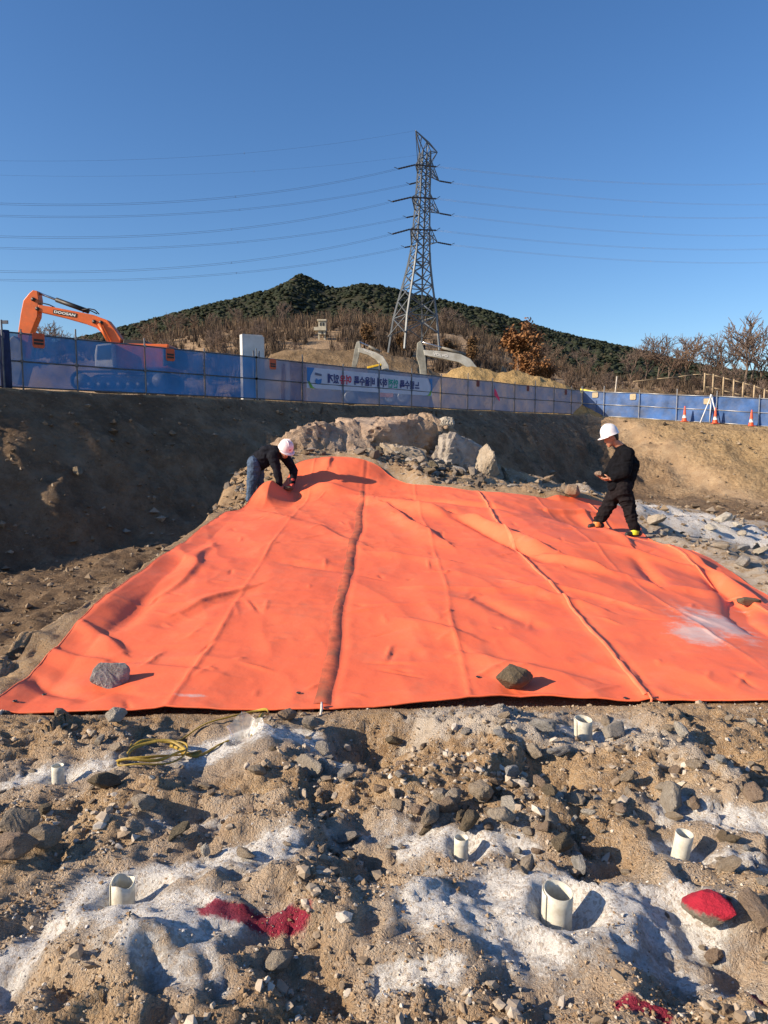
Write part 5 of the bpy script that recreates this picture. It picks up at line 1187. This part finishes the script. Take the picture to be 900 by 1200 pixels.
def gexc(lab, Y, arm, boom, cyl, bar, body, cab, roof, txt, trk):
    e = empty('excavator', tuple(P((trk[0] + trk[1]) / 2, trk[3], Y)), lab, 'excavator', 'excavators behind the fence')
    extr('arm', arm, Y, .45, M_VOLA, e); extr('boom', boom, Y, .5, M_VOLV, e); rod('arm_cylinder', cyl, Y, .06, M_CHROME, e); rod('arm_cylinder_barrel', bar, Y, .11, M_GREYP, e)
    extr('upper_body', body, Y, 2.5, M_GREYP, e, .2, .1); c_ = extr('cab', cab, Y, 1.0, M_ORD, e, -1.0, .05)
    q = MB(); q.prism([P(a, b, Y) + Vector((0, -1.53, 0)) for a, b in ((cab[0][0] + 1.5, cab[0][1] + 2), (cab[1][0] - 1.5, cab[1][1] + 2), (cab[2][0] - 1.5, cab[2][1] - 6), (cab[3][0] + 1.5, cab[3][1] - 6))], (0, .03, 0)); o = q.build('window', M_GLASS, None); o.parent = c_
    extr('cab_roof', roof, Y, 1.15, M_YELP if Y > 62 else M_GREYP, e, -1.0, .03); crawler(e, *trk, Y, 1.15); return e
e2 = gexc('small grey excavator with yellow cab roof behind the banner', 66.0, [(418, 401), (421.5, 400), (423, 408), (419, 425), (414.5, 440), (411.5, 441), (412.5, 428), (415.5, 410)],
     [(420, 408), (426, 408.5), (440, 413), (449, 418), (455, 428), (457, 441), (449, 441), (447, 430), (441, 422), (432, 416.5), (420, 413)], [(421, 400.6), (433, 406)], [(432, 405.6), (446, 412.5)],
     [(446, 434), (468, 435), (469, 452), (446, 452)], [(431, 431), (447, 429), (448, 452), (431, 452)], [(430.5, 431.5), (447, 428), (447.5, 430), (431, 434)], 'VOLVO', (420, 470, 455, 466))
a, b = P(411.5, 440, 66), P(414.5, 440, 66)
extr('bucket', [(410, 438), (416, 438), (419, 446), (415, 454), (409, 450)], 66, .9, M_ORD, e2)
label_plate('VOLVO', [(426, 412.2), (437, 416), (437.5, 413), (426.5, 409.2)], 66, -.26, None, e2, M_WHITEP)
e3 = gexc('large grey excavator whose boom reaches over the sand heap', 60.0, [(489, 402), (493, 399.5), (495, 404), (498, 412), (500, 436), (499.5, 448), (493, 450), (491.5, 430), (488, 418)],
     [(496, 410.5), (504, 411), (520, 412), (540, 415.5), (551, 421), (558, 430), (560, 444), (549, 444), (546, 430), (538, 425), (522, 421.5), (497, 416.5)], [(493.5, 400.5), (520, 408)], [(518, 407.4), (546, 415.5)],
     [(556, 440), (600, 441), (602, 460), (556, 460)], [(544, 442), (560, 442), (560, 464), (543, 464)], [(543, 441), (560.5, 440), (561, 442), (543, 443)], 'VOLVO', (535, 600, 462, 474))
extr('bucket', [(489, 444), (500, 444), (503, 452), (498, 461), (488, 456)], 60, 1.0, M_ORD, e3)
rod('bucket_cylinder', [(497, 404), (499.5, 420), (500, 437)], 60, .07, M_ORD, e3)
label_plate('VOLVO', [(506, 417.3), (525, 420.4), (525.5, 415.4), (506.5, 412.3)], 60, -.26, None, e3, M_WHITEP)
# lorry half seen under the banner
M_LB = simple('blue_lorry_paint', (.03, .09, .3), .45, .2, 2); M_LO = simple('orange_box', (.55, .22, .1), .5, .2, 2); M_TYRE = simple('tyre_rubber', (.02, .02, .022), .85, .3, 5); M_RIM = simple('wheel_rim', (.4, .42, .45), .4, .2, 5, metal=.5)
Y = 47.0
lo = empty('lorry', tuple(P(450, 473, Y)), 'blue lorry half hidden behind the netting under the banner', 'lorry')
extr('chassis', [(402, 458), (480, 459), (480, 464), (402, 463)], Y, .9, M_ORD, lo); extr('cab', [(402, 440), (418, 440), (421, 452), (421, 463), (401, 462)], Y, 2.0, M_LB, lo, 0, .08); extr('load_bed', [(424, 449), (478, 450), (479, 459), (424, 458.5)], Y, 2.1, M_LB, lo, 0, .04); extr('orange_tank', [(444, 460), (461, 460.5), (461, 467), (444, 466.5)], Y, .3, M_LO, lo, -1.0, .03)
for px in (411, 457, 472):
    for d in (-.95, .95):
        c = P(px, 466, Y); q = MB(); q.lathe((c.x, Y + d, c.z), [(.36, -.16), (.43, -.12), (.45, 0), (.43, .12), (.36, .16)], 22, 1, 1, Matrix.Rotation(R(90), 3, 'X')); wh = under(q.build('wheel', M_TYRE, None, True), lo)
        q = MB(); q.lathe((c.x, Y + d - .02, c.z), [(.001, -.12), (.12, -.15), (.24, -.1), (.36, -.15), (.36, .15), (.001, .12)], 20, 1, 1, Matrix.Rotation(R(-90), 3, 'X')); o = q.build('rim', M_RIM, None, True); o.parent = wh

# ------------------------------------------------------------------ earth heaps behind the fence
def mat_heap(name, c1, c2, c3):
    t = NT(name); c = t.coord(); n = t.noise(c, .5, 7, .7); col = t.ramp(n, [(.3, c1), (.5, c2), (.72, c3)])
    return t.fin(col, .95, t.bump(t.noise(c, 2.2, 6, .7), .9, .4), 0, .1)
M_SAND = mat_heap('yellow_sand', (.29, .19, .085), (.40, .275, .125), (.50, .36, .18)); M_BANK = mat_heap('bare_bank', (.13, .088, .05), (.20, .14, .082), (.29, .21, .13))
def heap(name, prof, Y, depth, m, label, seed, kind='structure'):
    """a long heap: its skyline, and its real slope towards and away from the viewer"""
    xs_ = np.linspace(prof[0][0], prof[-1][0], 180); hy = np.interp(xs_, [p[0] for p in prof], [p[1] for p in prof]); ws = np.linspace(-1, 1, 40)
    top = np.array([P(a, b, Y) for a, b in zip(xs_, hy)]); X = np.repeat(top[:, :1], 40, 1); D = Y + ws[None] * depth + 0 * X
    D = D + .4 * fbm(X / 3, D / 3, 3, seed); g = outer(X.ravel(), D.ravel()).reshape(X.shape)
    hh = np.maximum(top[:, 2:3] - g, 0); f = np.clip(1 - np.abs(ws[None]) ** 1.35, 0, 1)
    Z = g - .25 + (hh + .25) * f + (.16 * ridged(X / 1.8, D / 1.8, 4, seed + 1) + .14 * fbm(X / .7, D / .7, 3, seed + 2)) * f * np.clip(hh / 1.5, .2, 1)
    o = arrmesh(name, np.c_[X.ravel(), D.ravel(), Z.ravel()], gridfaces(180, 40)[:, ::-1], m, True); return tag(o, label, None, None, kind)
heap('sand_heap', [(505, 462), (515, 445), (530, 434), (552, 429), (566, 431), (578, 436), (590, 435), (602, 434), (615, 438), (632, 441), (650, 446), (672, 455), (690, 462)], 54.5, 4, M_SAND, 'yellow sand heap behind the fence', 201)
heap('earth_bank', [(300, 440), (318, 416), (335, 411), (370, 409), (405, 411), (425, 409), (450, 414), (480, 420), (500, 432), (515, 440)], 104, 14, M_BANK, 'bare brown bank behind the excavators', 211)
heap('sand_heap', [(652, 462), (690, 456), (720, 455), (760, 458), (800, 461)], 74, 5, M_BANK, 'low brown earth heap behind the blue sheeting', 221)

# ------------------------------------------------------------------ wooded hill
HPX = [-260, -100, 0, 70, 140, 200, 260, 300, 330, 343, 355, 368, 382, 400, 412, 425, 450, 480, 520, 560, 600, 640, 680, 720, 750, 800, 860, 930, 1050, 1200]
HPY = [440, 430, 420, 402, 384, 369, 353, 343, 334, 328, 319, 325, 333, 336, 333, 330, 332, 341, 349, 359, 371, 383, 394, 404, 413, 424, 432, 438, 442, 446]
YR = 640.0
hx = np.linspace(-560, 600, 260); hyy = np.linspace(210, 900, 130); HX, HY = np.meshgrid(hx, hyy)
ridge = np.array([P(a, b, YR).z for a, b in zip(HPX, HPY)]); rx_ = np.array([P(a, 400, YR).x for a in HPX])
def HZ(x, y):
    r = np.interp(x, rx_, ridge); d = (y - YR) / np.where(y < YR, 330, 260)
    sp = .5 + .5 * ridged(x / 120 + .3 * fbm(x / 60, y / 60, 2, 230), y / 420, 3, 231)
    return 8 + (r - 8) * np.clip(1 - np.abs(d) ** 1.5, -.3, 1) * (1 - .22 * sp * np.clip(np.abs(d) * 2.4, 0, 1)) - 3
M_HILL = mat_heap('hill_undergrowth', (.030, .036, .024), (.042, .042, .028), (.06, .052, .036))
hill = arrmesh('hill', np.c_[HX.ravel(), HY.ravel(), HZ(HX.ravel(), HY.ravel())], gridfaces(*HX.shape), M_HILL, True); tag(hill, 'dark wooded hill', None, None, 'structure')
def tufts(name, X, Y, Z, h, wd, shade, m, seed, n=7):
    """tree crowns: three rings of jittered leaf clumps each"""
    r = np.random.default_rng(seed); N = len(X); lev = np.array([(.75, .08), (1.05, .38), (.92, .68), (.5, .93)]); V = []
    for rr, zz_ in lev:
        a = np.linspace(0, 2 * math.pi, n, endpoint=False)[None] + r.uniform(0, 6, (N, 1)); q = rr * r.uniform(.55, 1.25, (N, n))
        V.append(np.stack([X[:, None] + wd[:, None] * q * np.cos(a), Y[:, None] + wd[:, None] * q * np.sin(a), Z[:, None] + h[:, None] * (zz_ + r.uniform(-.1, .1, (N, n)))], -1))
    V.append(np.stack([X, Y, Z + h * r.uniform(.95, 1.1, N)], -1)[:, None]); V = np.concatenate(V, 1); k = V.shape[1]; F = []
    for l in range(3):
        for j in range(n): j2 = (j + 1) % n; F += [(l * n + j, l * n + j2, (l + 1) * n + j2), (l * n + j, (l + 1) * n + j2, (l + 1) * n + j)]
    F += [(3 * n + j, 3 * n + (j + 1) % n, 4 * n) for j in range(n)]
    F = (np.array(F)[None] + (np.arange(N) * k)[:, None, None]).reshape(-1, 3)
    return arrmesh(name, V.reshape(-1, 3), F, m, True, attrs={'shade': np.repeat(shade, k)})
t = NT('hill_foliage'); c = t.coord()
col = t.ramp(t.attr('shade'), [(0, (.028, .036, .026)), (.45, (.036, .044, .030)), (.66, (.044, .049, .034)), (.8, (.060, .054, .040)), (1, (.085, .07, .053))])  # narrow, lightened range: distance haze is put into the leaf colour
M_FOL = t.fin(t.mix(t.ramp(t.noise(c, .6, 4), [(.3, .5), (.7, 0)]), col, (.012, .018, .01)), .9, None, 0, .1)
n = 19500
X = rng.uniform(-380, 420, n); Yt = rng.uniform(330, 670, n); Z = HZ(X, Yt); keep = Z > 6
X, Yt, Z = X[keep], Yt[keep], Z[keep]; n = len(X)
low = np.clip((34 - Z) / 34, 0, 1) + .35 * fbm(X / 40, Yt / 40, 3, 240)
shade = np.clip(rng.uniform(0, .62, n) + np.where(rng.uniform(0, 1, n) < low, .42, 0), 0, 1)
tag(tufts('hill_forest', X, Yt, Z - 1.5, rng.uniform(1.8, 3.8, n), rng.uniform(1.7, 3.6, n), shade, M_FOL, 9, 4), None, None, None, 'stuff')

# ------------------------------------------------------------------ scrub and bare trees on the slope
t = NT('bare_scrub'); c = t.coord()
M_SCRUB = t.fin(t.ramp(t.attr('shade'), [(0, (.055, .043, .034)), (.35, (.095, .072, .056)), (.65, (.14, .102, .074)), (.85, (.19, .13, .082)), (1, (.23, .185, .135))]), .95, None, 0, .05)
def twigs(name, X, Y, Z, h, per, m, seed, spread=.5, wd=.05, shade=None):
    r = np.random.default_rng(seed); N = len(X); X, Y, Z, h = (np.repeat(a, per) for a in (X, Y, Z, h)); n = len(X)
    sh = np.clip((np.repeat(r.uniform(0, 1, N), per) if shade is None else np.repeat(shade, per)) + r.uniform(-.25, .25, n), 0, 1)
    a = r.uniform(0, 6.28, n); sp = spread * h * r.uniform(.1, 1, n); b0 = r.uniform(0, .45, n) * h; l = h * r.uniform(.4, 1, n)
    q0 = np.stack([X + sp * .35 * np.cos(a), Y + sp * .35 * np.sin(a), Z + b0 * .6], -1); q1 = np.stack([X + sp * np.cos(a), Y + sp * np.sin(a), Z + np.minimum(b0 + l * .8, h)], -1)
    g = r.uniform(0, 3.14, n); w0 = wd * r.uniform(.6, 1.6, n); s1 = np.stack([np.cos(g) * w0, np.sin(g) * w0, 0 * g], -1)
    V = np.stack([q0 - s1, q0 + s1, q1 + s1 * .35, q1 - s1 * .35], 1); F = np.arange(n * 4).reshape(-1, 4)
    return arrmesh(name, V.reshape(-1, 3), F, m, False, attrs={'shade': np.repeat(sh, 4)})
n = 7600
U = rng.uniform(-.56, .62, n); Yt = rng.uniform(78, 232, n); X = U * Yt
pxs = X / Yt * 850 + 450
far_only = (pxs < 135) & (Yt < 170)
keep = (fbm(X / 9, Yt / 9, 2, 251) > rng.uniform(-.75, .25, n)) & ~((np.abs(pxs - 376) < 13) & (Yt > 118) & (Yt < 172)) & ~far_only & ~((Yt < 120) & (pxs > 300) & (pxs < 520)) & ~((Yt < 96) & (pxs > 300) & (pxs < 690))
X, Yt = X[keep], Yt[keep]; Z = outer(X, Yt); hz = np.where(Yt > 215, HZ(X, Yt), -99); Z = np.maximum(Z, hz)
hh = rng.uniform(1.0, 3.6, len(X)) * np.clip(Yt / 170, .5, 1.2) * np.interp(X / Yt * 850 + 450, [130, 250, 500, 640, 900], [.7, 1.15, 1.1, .75, .75])
shd = np.clip(.45 + .55 * fbm(X / 18, Yt / 18, 3, 250) + rng.uniform(-.25, .25, len(X)), 0, 1)
tag(twigs('scrub', X, Yt, Z, hh, 26, M_SCRUB, 12, .55, .055, shd), 'brown leafless scrub on the slope', None, None, 'stuff')
M_BARK = simple('grey_bark', (.13, .10, .08), .9, .3, 3, bump=.3, bscale=10); M_TWIG = simple('brown_twigs', (.15, .11, .09), .9, .3, 1); M_TWIGR = simple('reddish_twigs', (.15, .102, .075), .9, .3, 1)
def tree_mesh(seed, h, m, lean=0, leaf=None):
    r = random.Random(seed); tr, cr, lf = MB(), MB(), MB()
    def grow(p, d, L, rad, lev):
        mid = p + d * L * .5 + Vector((r.uniform(-1, 1), r.uniform(-1, 1), 0)) * L * .06; e = p + d * L + Vector((r.uniform(-1, 1), r.uniform(-1, 1), r.uniform(0, .5))) * L * .10
        (tr if lev == 0 else cr).tube([p, mid, e], [max(rad, .04), max(rad * .82, .038), max(rad * .62, .034)], 6 if lev == 0 else 3, False)
        if leaf and lev >= 2:
            for _ in range(13):
                c = p.lerp(e, r.random()) + Vector((r.gauss(0, 1), r.gauss(0, 1), r.gauss(0, 1))) * h * .03; a = Vector((r.gauss(0, 1), r.gauss(0, 1), r.gauss(0, 1))).normalized() * h * .022; b_ = a.orthogonal() * 1.0
                lf.add([c - a, c + b_ * .6, c + a, c - b_ * .6], [(0, 1, 2, 3)])
        if lev >= 4: return
        for i in range([4, 4, 3, 3][lev] + (1 if r.random() < .4 else 0)):
            f = r.uniform(.35, 1.0) if i else 1.0; q = p.lerp(e, f); nd = (d + Vector((r.gauss(0, 1), r.gauss(0, 1), r.gauss(.25, .5))) * [.5, .55, .6, .7][lev]).normalized(); nd.z = max(nd.z, .0 + .15 * r.random()); nd.normalize()
            grow(q, nd, L * r.uniform(.55, .85) * (.95 if lev else 1.0), rad * .58, lev + 1)
    grow(Vector((0, 0, -.3)), Vector((lean, 0, 1)).normalized(), h * .34, h * .016, 0)
    return tr, cr, lf
M_LEAF = simple('russet_leaves', (.20, .092, .032), .8, .4, .5)
TREES = []
for k in range(5):
    tr, cr, lf = tree_mesh(400 + k, 10, None, (-.1, .05, .1, 0, -.05)[k]); root = empty('bare_tree', (0, -60, 0), 'bare tree', 'tree')
    tr.build('trunk', M_BARK, root, True); cr.build('crown', M_TWIG if k % 2 else M_TWIGR, root, True); TREES.append(root)
first = [True] * 5
def bare(px, pyb, Y, hpx, k, label, group):
    x = (px - 450) / 850 * Y; z = float(outer(np.array([x]), np.array([Y]))[0])
    if Y > 215: z = max(z, float(HZ(np.array([x]), np.array([Y]))[0]))
    h = 1.3 * hpx / F_PX * Y
    if first[k]: o = TREES[k]; first[k] = False
    else: o = copy_tree(TREES[k])
    o.location = (x, Y, z); o.scale = (h / 10 * random.uniform(.85, 1.1),) * 2 + (h / 10,); o.rotation_euler = (0, 0, random.uniform(0, 6.28)); return tag(o, label, 'tree', group)
R_ = 'bare trees on the right skyline'
for px, Y, hp_, k, lab in ((778, 180, 62, 0, 'wide bare tree, leftmost of the tall ones on the right skyline'), (752, 190, 52, 1, 'thin bare tree left of the wide one, before the hill foot'), (800, 186, 58, 2, 'second tall bare tree from the left on the right skyline'), (818, 178, 50, 3, 'bare tree in the dip of the right skyline'), (845, 184, 56, 4, 'dense bare tree left of the tallest on the right'),
                           (868, 176, 78, 1, 'tallest bare tree near the right edge'), (884, 182, 58, 0, 'bare tree right of the tallest one'), (897, 178, 54, 2, 'bare tree cut by the right edge of the view'), (765, 195, 50, 4, 'slim bare tree between the wide one and its left neighbour on the right skyline'), (790, 192, 52, 1, 'bare tree close behind the wide one on the right skyline'), (832, 190, 48, 0, 'bare tree left of the dense one on the right skyline'), (857, 192, 60, 2, 'bare tree between the dense one and the tallest one'), (876, 188, 64, 3, 'bare tree just behind the tallest one near the right edge'), (735, 188, 40, 3, 'low bare tree at the foot of the hill on the right')):
    bare(px, 0, Y, hp_, k, lab, R_)
for i, px in enumerate((36, 50, 62, 74, 86, 98, 110)): bare(px, 0, 200 + 6 * i, 30 + 6 * (i % 3), i % 5, 'small bare tree on the skyline under the orange boom', 'bare trees under the orange boom')
for i in range(74):
    px = random.uniform(140, 735); Y = random.uniform(125, 225)
    if abs(px - 376) < 20 and Y < 175: Y = 205
    bare(px, 0, Y, random.uniform(14, 31), i % 5, ('greyish' if i % 5 % 2 else 'reddish') + ' bare tree in the scrub ' + ('behind the orange excavator' if px < 260 else 'around the cream lookout house' if px < 390 else 'around the foot of the pylon' if px < 525 else 'between russet tree and green hill'), 'bare trees in the scrub')
for i in range(14):
    px = random.uniform(690, 900); Y = random.uniform(95, 160); bare(px, 0, Y, random.uniform(22, 40), i % 5, 'low bare tree in the brown scrub on the right', 'low bare trees on the right slope')
for k in range(5):
    if first[k]: bpy.data.objects.remove(TREES[k])
def leafy(px, Y, hpx, seed, lab, m):
    x = (px - 450) / 850 * Y; z = float(outer(np.array([x]), np.array([Y]))[0]); h = hpx / F_PX * Y
    root = empty('russet_tree', (x, Y, z), lab, 'tree', 'trees with russet leaves'); root.scale = (h / 10 * .9,) * 2 + (h / 10,)
    tr, cr, lf = tree_mesh(seed, 10, None, 0, True); tr.build('trunk', M_BARK, root, True); cr.build('branches', M_TWIGR, root, True); lf.build('crown', m, root)
leafy(606, 128, 98, 501, 'tall russet leaved tree between hill and sand heap', M_LEAF); leafy(622, 122, 66, 502, 'lower russet tree right beside the tall one', M_LEAF)
M_LEAFD = simple('dull_brown_leaves', (.15, .085, .035), .85, .4, .5)
for px, Y, hp_, lab in ((550, 140, 40, 'dull brown bush tree left of the russet tree'), (430, 150, 44, 'brown leaved tree behind the small grey excavator'), (470, 150, 34, 'brown leaved bush under the pylon'), (520, 146, 36, 'brown leaved bush behind the long grey boom')): leafy(px, Y, hp_, int(px), lab, M_LEAFD)

# ------------------------------------------------------------------ lattice pylon and its lines
M_PYL = simple('weathered_galvanised_steel', (.125, .14, .155), .55, .25, .4, metal=.35); M_INS = simple('dark_insulator', (.035, .035, .04), .4, .2, 1); M_WIRE = simple('power_wire', (.10, .11, .13), .5, .2, 1, metal=.3); M_WIREP = simple('lit_toned_power_wire', (.45, .47, .50), .5, .1, 1, metal=.3)  # right-hand lines: same wire in a paler colour, painted as if lit
YP = 140.0; b0 = P(485, 393, YP); top = P(497, 158, YP)
pyl = empty('pylon', (b0.x, YP, b0.z - 3), 'grey steel lattice pylon on the slope before the hill', 'pylon')
def bar(name, a, b, w_, parent=pyl): q = MB(); q.beam(a, b, w_); return under(q.build(name, M_PYL, None), parent)
# corners of the square shaft by height: photo y, half width in pixels, photo x of the axis
LV = [(393, 29, 484.5), (372, 24.5, 486), (352, 20.5, 487.5), (336, 17.2, 488.8), (322, 14.6, 490), (309, 12.4, 491), (297, 11, 492), (286, 10.2, 492.7), (275, 9.6, 493.3), (265, 9.2, 493.8), (255, 8.8, 494.3), (245, 8.4, 494.8), (236, 8.1, 495.2), (227, 7.8, 495.6), (218, 7.5, 496), (210, 7.3, 496.4), (202, 7.1, 496.8), (194, 6.9, 497.2), (186, 6.5, 497.5), (178, 6.2, 498)]
ROT = R(24); cor = []
for py, hw, px in LV:
    c = P(px, py, YP); s = hw * YP / F_PX / (abs(math.cos(ROT)) + abs(math.sin(ROT))) * 1.0; ring = []
    for a, b in ((-1, -1), (1, -1), (1, 1), (-1, 1)): ring.append(c + Vector(((a * math.cos(ROT) - b * math.sin(ROT)) * s, (a * math.sin(ROT) + b * math.cos(ROT)) * s, 0)))
    cor.append(ring)
for k in range(4):
    q = MB()
    for i in range(len(LV) - 1): q.beam(cor[i][k] - (Vector((0, 0, 3)) if i == 0 else Vector()), cor[i + 1][k], .30 if i < 6 else .24)
    under(q.build('leg', M_PYL, None), pyl)
for i in range(len(LV) - 1):
    for k in range(4):
        k2 = (k + 1) % 4; w_ = .15 if i < 6 else .12
        bar('brace', cor[i][k], cor[i + 1][k2], w_); bar('brace', cor[i][k2], cor[i + 1][k], w_)
        if i in (1, 3, 5, 8, 11, 14, 17): bar('strut', cor[i][k], cor[i][k2], w_)
ins = []
def arm(py, n_px, f_px, ny, fy, hang=13):
    """a cross-arm: near tip to the left, far tip to the right"""
    j = min(range(len(LV)), key=lambda i: abs(LV[i][0] - py)); c0 = cor[j]; c1 = cor[min(j + 2, len(LV) - 1)]
    tn = P(*n_px, YP + ny); tf = P(*f_px, YP + fy)
    for tip, ks in ((tn, (0, 3)), (tf, (1, 2))):
        q = MB()
        for k in ks:
            q.beam(c0[k], tip, .14); q.beam(c1[k], tip, .12); m0, m1 = c0[k].lerp(tip, .5), c1[k].lerp(tip, .5); q.beam(m0, m1, .09); q.beam(c0[k], m1, .09); q.beam(c1[k], m0, .09)
        q.beam(c0[ks[0]].lerp(tip, .5), c0[ks[1]].lerp(tip, .5), .09); q.beam(c0[ks[0]], c0[ks[1]].lerp(tip, .5), .09)
        under(q.build('crossarm', M_PYL, None), pyl)
    return tn, tf
A1 = arm(202, (487, 193), (514.5, 212), -5.5, 5.5); A2 = arm(245, (482.5, 231), (515, 250), -6, 6); A3 = arm(282, (481, 268.5), (512.5, 284), -6, 6)
q = MB(); pk = P(487, 153, YP - 4); rt_ = P(512.5, 178.5, YP + 4); c0 = cor[-1]; c1 = cor[-3]
ct = [P(500, 166, YP - .6), P(503, 167, YP + .6)]
for k in (0, 3): q.beam(c0[k], pk, .13); q.beam(c1[k], pk, .11)
for k in (1, 2): q.beam(c0[k], rt_, .13); q.beam(c0[k], ct[0], .12); q.beam(c1[k], rt_, .11)
for c_ in ct: q.beam(c_, pk, .13); q.beam(c_, rt_, .13); q.beam(c_, c0[0], .1); q.beam(c_, c0[2], .1)
q.beam(c0[0].lerp(pk, .45), ct[0].lerp(pk, .45), .09); q.beam(c0[0].lerp(pk, .7), ct[0].lerp(pk, .7), .09); q.beam(c0[1].lerp(rt_, .5), ct[1].lerp(rt_, .5), .09); q.beam(c0[3], ct[0].lerp(pk, .45), .09)
under(q.build('earth_wire_peak', M_PYL, None), pyl)
def insul(a, b):
    q = MB(); n = 15; pts = [a.lerp(b, i / (n - 1)) for i in range(n)]; q.tube(pts, [.05 if i in (0, n - 1) else (.17 if i % 2 else .12) for i in range(n)], 8); under(q.build('insulator', M_INS, None, True), pyl)
    d = (b - a).normalized(); q = MB(); q.tube([b, b + d * .3 + Vector((0, 0, .25)), b + d * .8 + Vector((0, 0, .45))], .05, 6); under(q.build('arcing_horn', M_INS, None, True), pyl)
NM = ('top', 'middle', 'bottom')
def wire(a, b, sag, label, r=.035, pair=.0):
    q = MB()
    for o in ((-pair, pair) if pair else (0,)):
        q.tube([a.lerp(b, i / 24) - Vector((0, 0, sag * 4 * (i / 24) * (1 - i / 24))) + Vector((0, 0, o)) for i in range(25)], r, 5)
    for f in (.42, .93): p = a.lerp(b, f); q.box(p - Vector((0, 0, sag * 4 * f * (1 - f))), (.05, .05, .3))
    return tag(q.build('power_line', M_WIREP if 'running right' in label else M_WIRE, None, True), label, 'power line', 'power lines of the pylon')
for lv, ((tn, tf), (nl, fl_), (yn, yf2), (rn, rf)) in enumerate(zip((A1, A2, A3), (((466, 198), (479.5, 216)), ((459, 236.5), (476, 255)), ((459, 274.5), (474, 290))), ((232.5, 247), (271, 284.5), (312.5, 322.5)), ((203, 212), (238, 250), (276, 285)))):
    e = P(*nl, YP - 7.5); insul(tn, e); wire(e, P(-90, yn + 2, YP - 45), 2.6, 'near %s wire running left from the pylon' % NM[lv], .016, .11)
    e = P(*fl_, YP + 3.5); insul(tf + (P(492, fl_[1] - 3, YP + 5) - tf), e); wire(e, P(-90, yf2 + 2, YP - 34), 2.6, 'far %s wire running left from the pylon' % NM[lv], .016, .11)
    e = P(tf and (529, 287 - 74.5 + 1, 0)[0], (214.5, 252.5, 287)[lv], YP + 8); insul(tf, e); wire(e, P(985, (236, 272, 303)[lv], YP + 75), 2.2, 'far %s wire running right from the pylon' % NM[lv], .016, .1)
    e = P(512, (195.5, 233, 270)[lv], YP - 2); insul(tn, e); wire(e, P(985, (210, 250, 287)[lv], YP + 60), 2.2, 'near %s wire running right from the pylon' % NM[lv], .016, .1)
wire(pk, P(-90, 186, YP - 40), 2.0, 'single earth wire running left from the pylon peak', .010); wire(rt_, P(-90, 202, YP - 30), 2.0, 'single earth wire running left from the right tip', .009)

# ------------------------------------------------------------------ little lookout house, timber railing
M_CREAM = simple('cream_render', (.48, .44, .34), .8, .15, .8); M_DARKW = simple('dark_opening', (.03, .03, .03), .6, .2, 3)
YH = 170.0; hs = empty('lookout_house', tuple(P(376, 398, YH)), 'small cream lookout house among the brown trees', 'house')
def hb(nm, x0, y0, x1, y1, dpt, m, par=None, yo=0):
    a, b = P(x0, y1, YH), P(x1, y0, YH); q = MB(); q.box(((a.x + b.x) / 2, YH + yo, (a.z + b.z) / 2), (b.x - a.x, dpt, b.z - a.z)); o = q.build(nm, m, None)
    if par is None: return under(o, hs)
    o.parent = par; return o
up = hb('upper_storey', 373.5, 376.8, 382, 385.5, 1.8, M_CREAM); hb('roof', 372, 375, 382.8, 376.7, 2.4, M_CREAM)
for x0 in (375.2, 378.4): hb('window', x0, 379, x0 + 1.8, 382.5, .1, M_DARKW, up, -.92)
hb('balcony', 368.5, 384.2, 382.4, 388, 2.6, M_CREAM); lw = hb('lower_storey', 373, 388.2, 381.6, 392.5, 1.8, M_CREAM); hb('doorway', 377, 389, 378.8, 392.4, .1, M_DARKW, lw, -.92)
for x0 in (373, 379.7): hb('pillar', x0, 392.6, x0 + 1.7, 409, .5, M_CREAM)
M_TIMB = simple('pale_timber', (.40, .31, .20), .85, .25, 2)
YT = 78.0; rp = [(742, 447), (770, 444), (795, 441.5), (812, 439), (826, 438.5), (836, 439.5), (848, 443), (860, 446), (871, 449), (884, 452.5), (896, 457), (908, 461)]
rl = empty('timber_railing', tuple(P(860, 462, YT)), 'pale timber railing curving down the right slope', 'railing')
for i in range(len(rp) - 1):
    q = MB(); q.tube([P(*rp[i], YT), P(*rp[i + 1], YT)], .055 if i > 3 else .035, 6); under(q.build('rail', M_TIMB, None, True), rl)
    if i >= 4: q = MB(); q.tube([P(rp[i][0], rp[i][1] + 15, YT), P(rp[i + 1][0], rp[i + 1][1] + 14.5, YT)], .05, 6); under(q.build('rail', M_TIMB, None, True), rl)
for i in range(4, len(rp)):
    a = P(*rp[i], YT); q = MB(); q.tube([a - Vector((0, 0, 1.9)), a + Vector((0, 0, .12))], .085, 8); under(q.build('post', M_TIMB, None, True), rl)
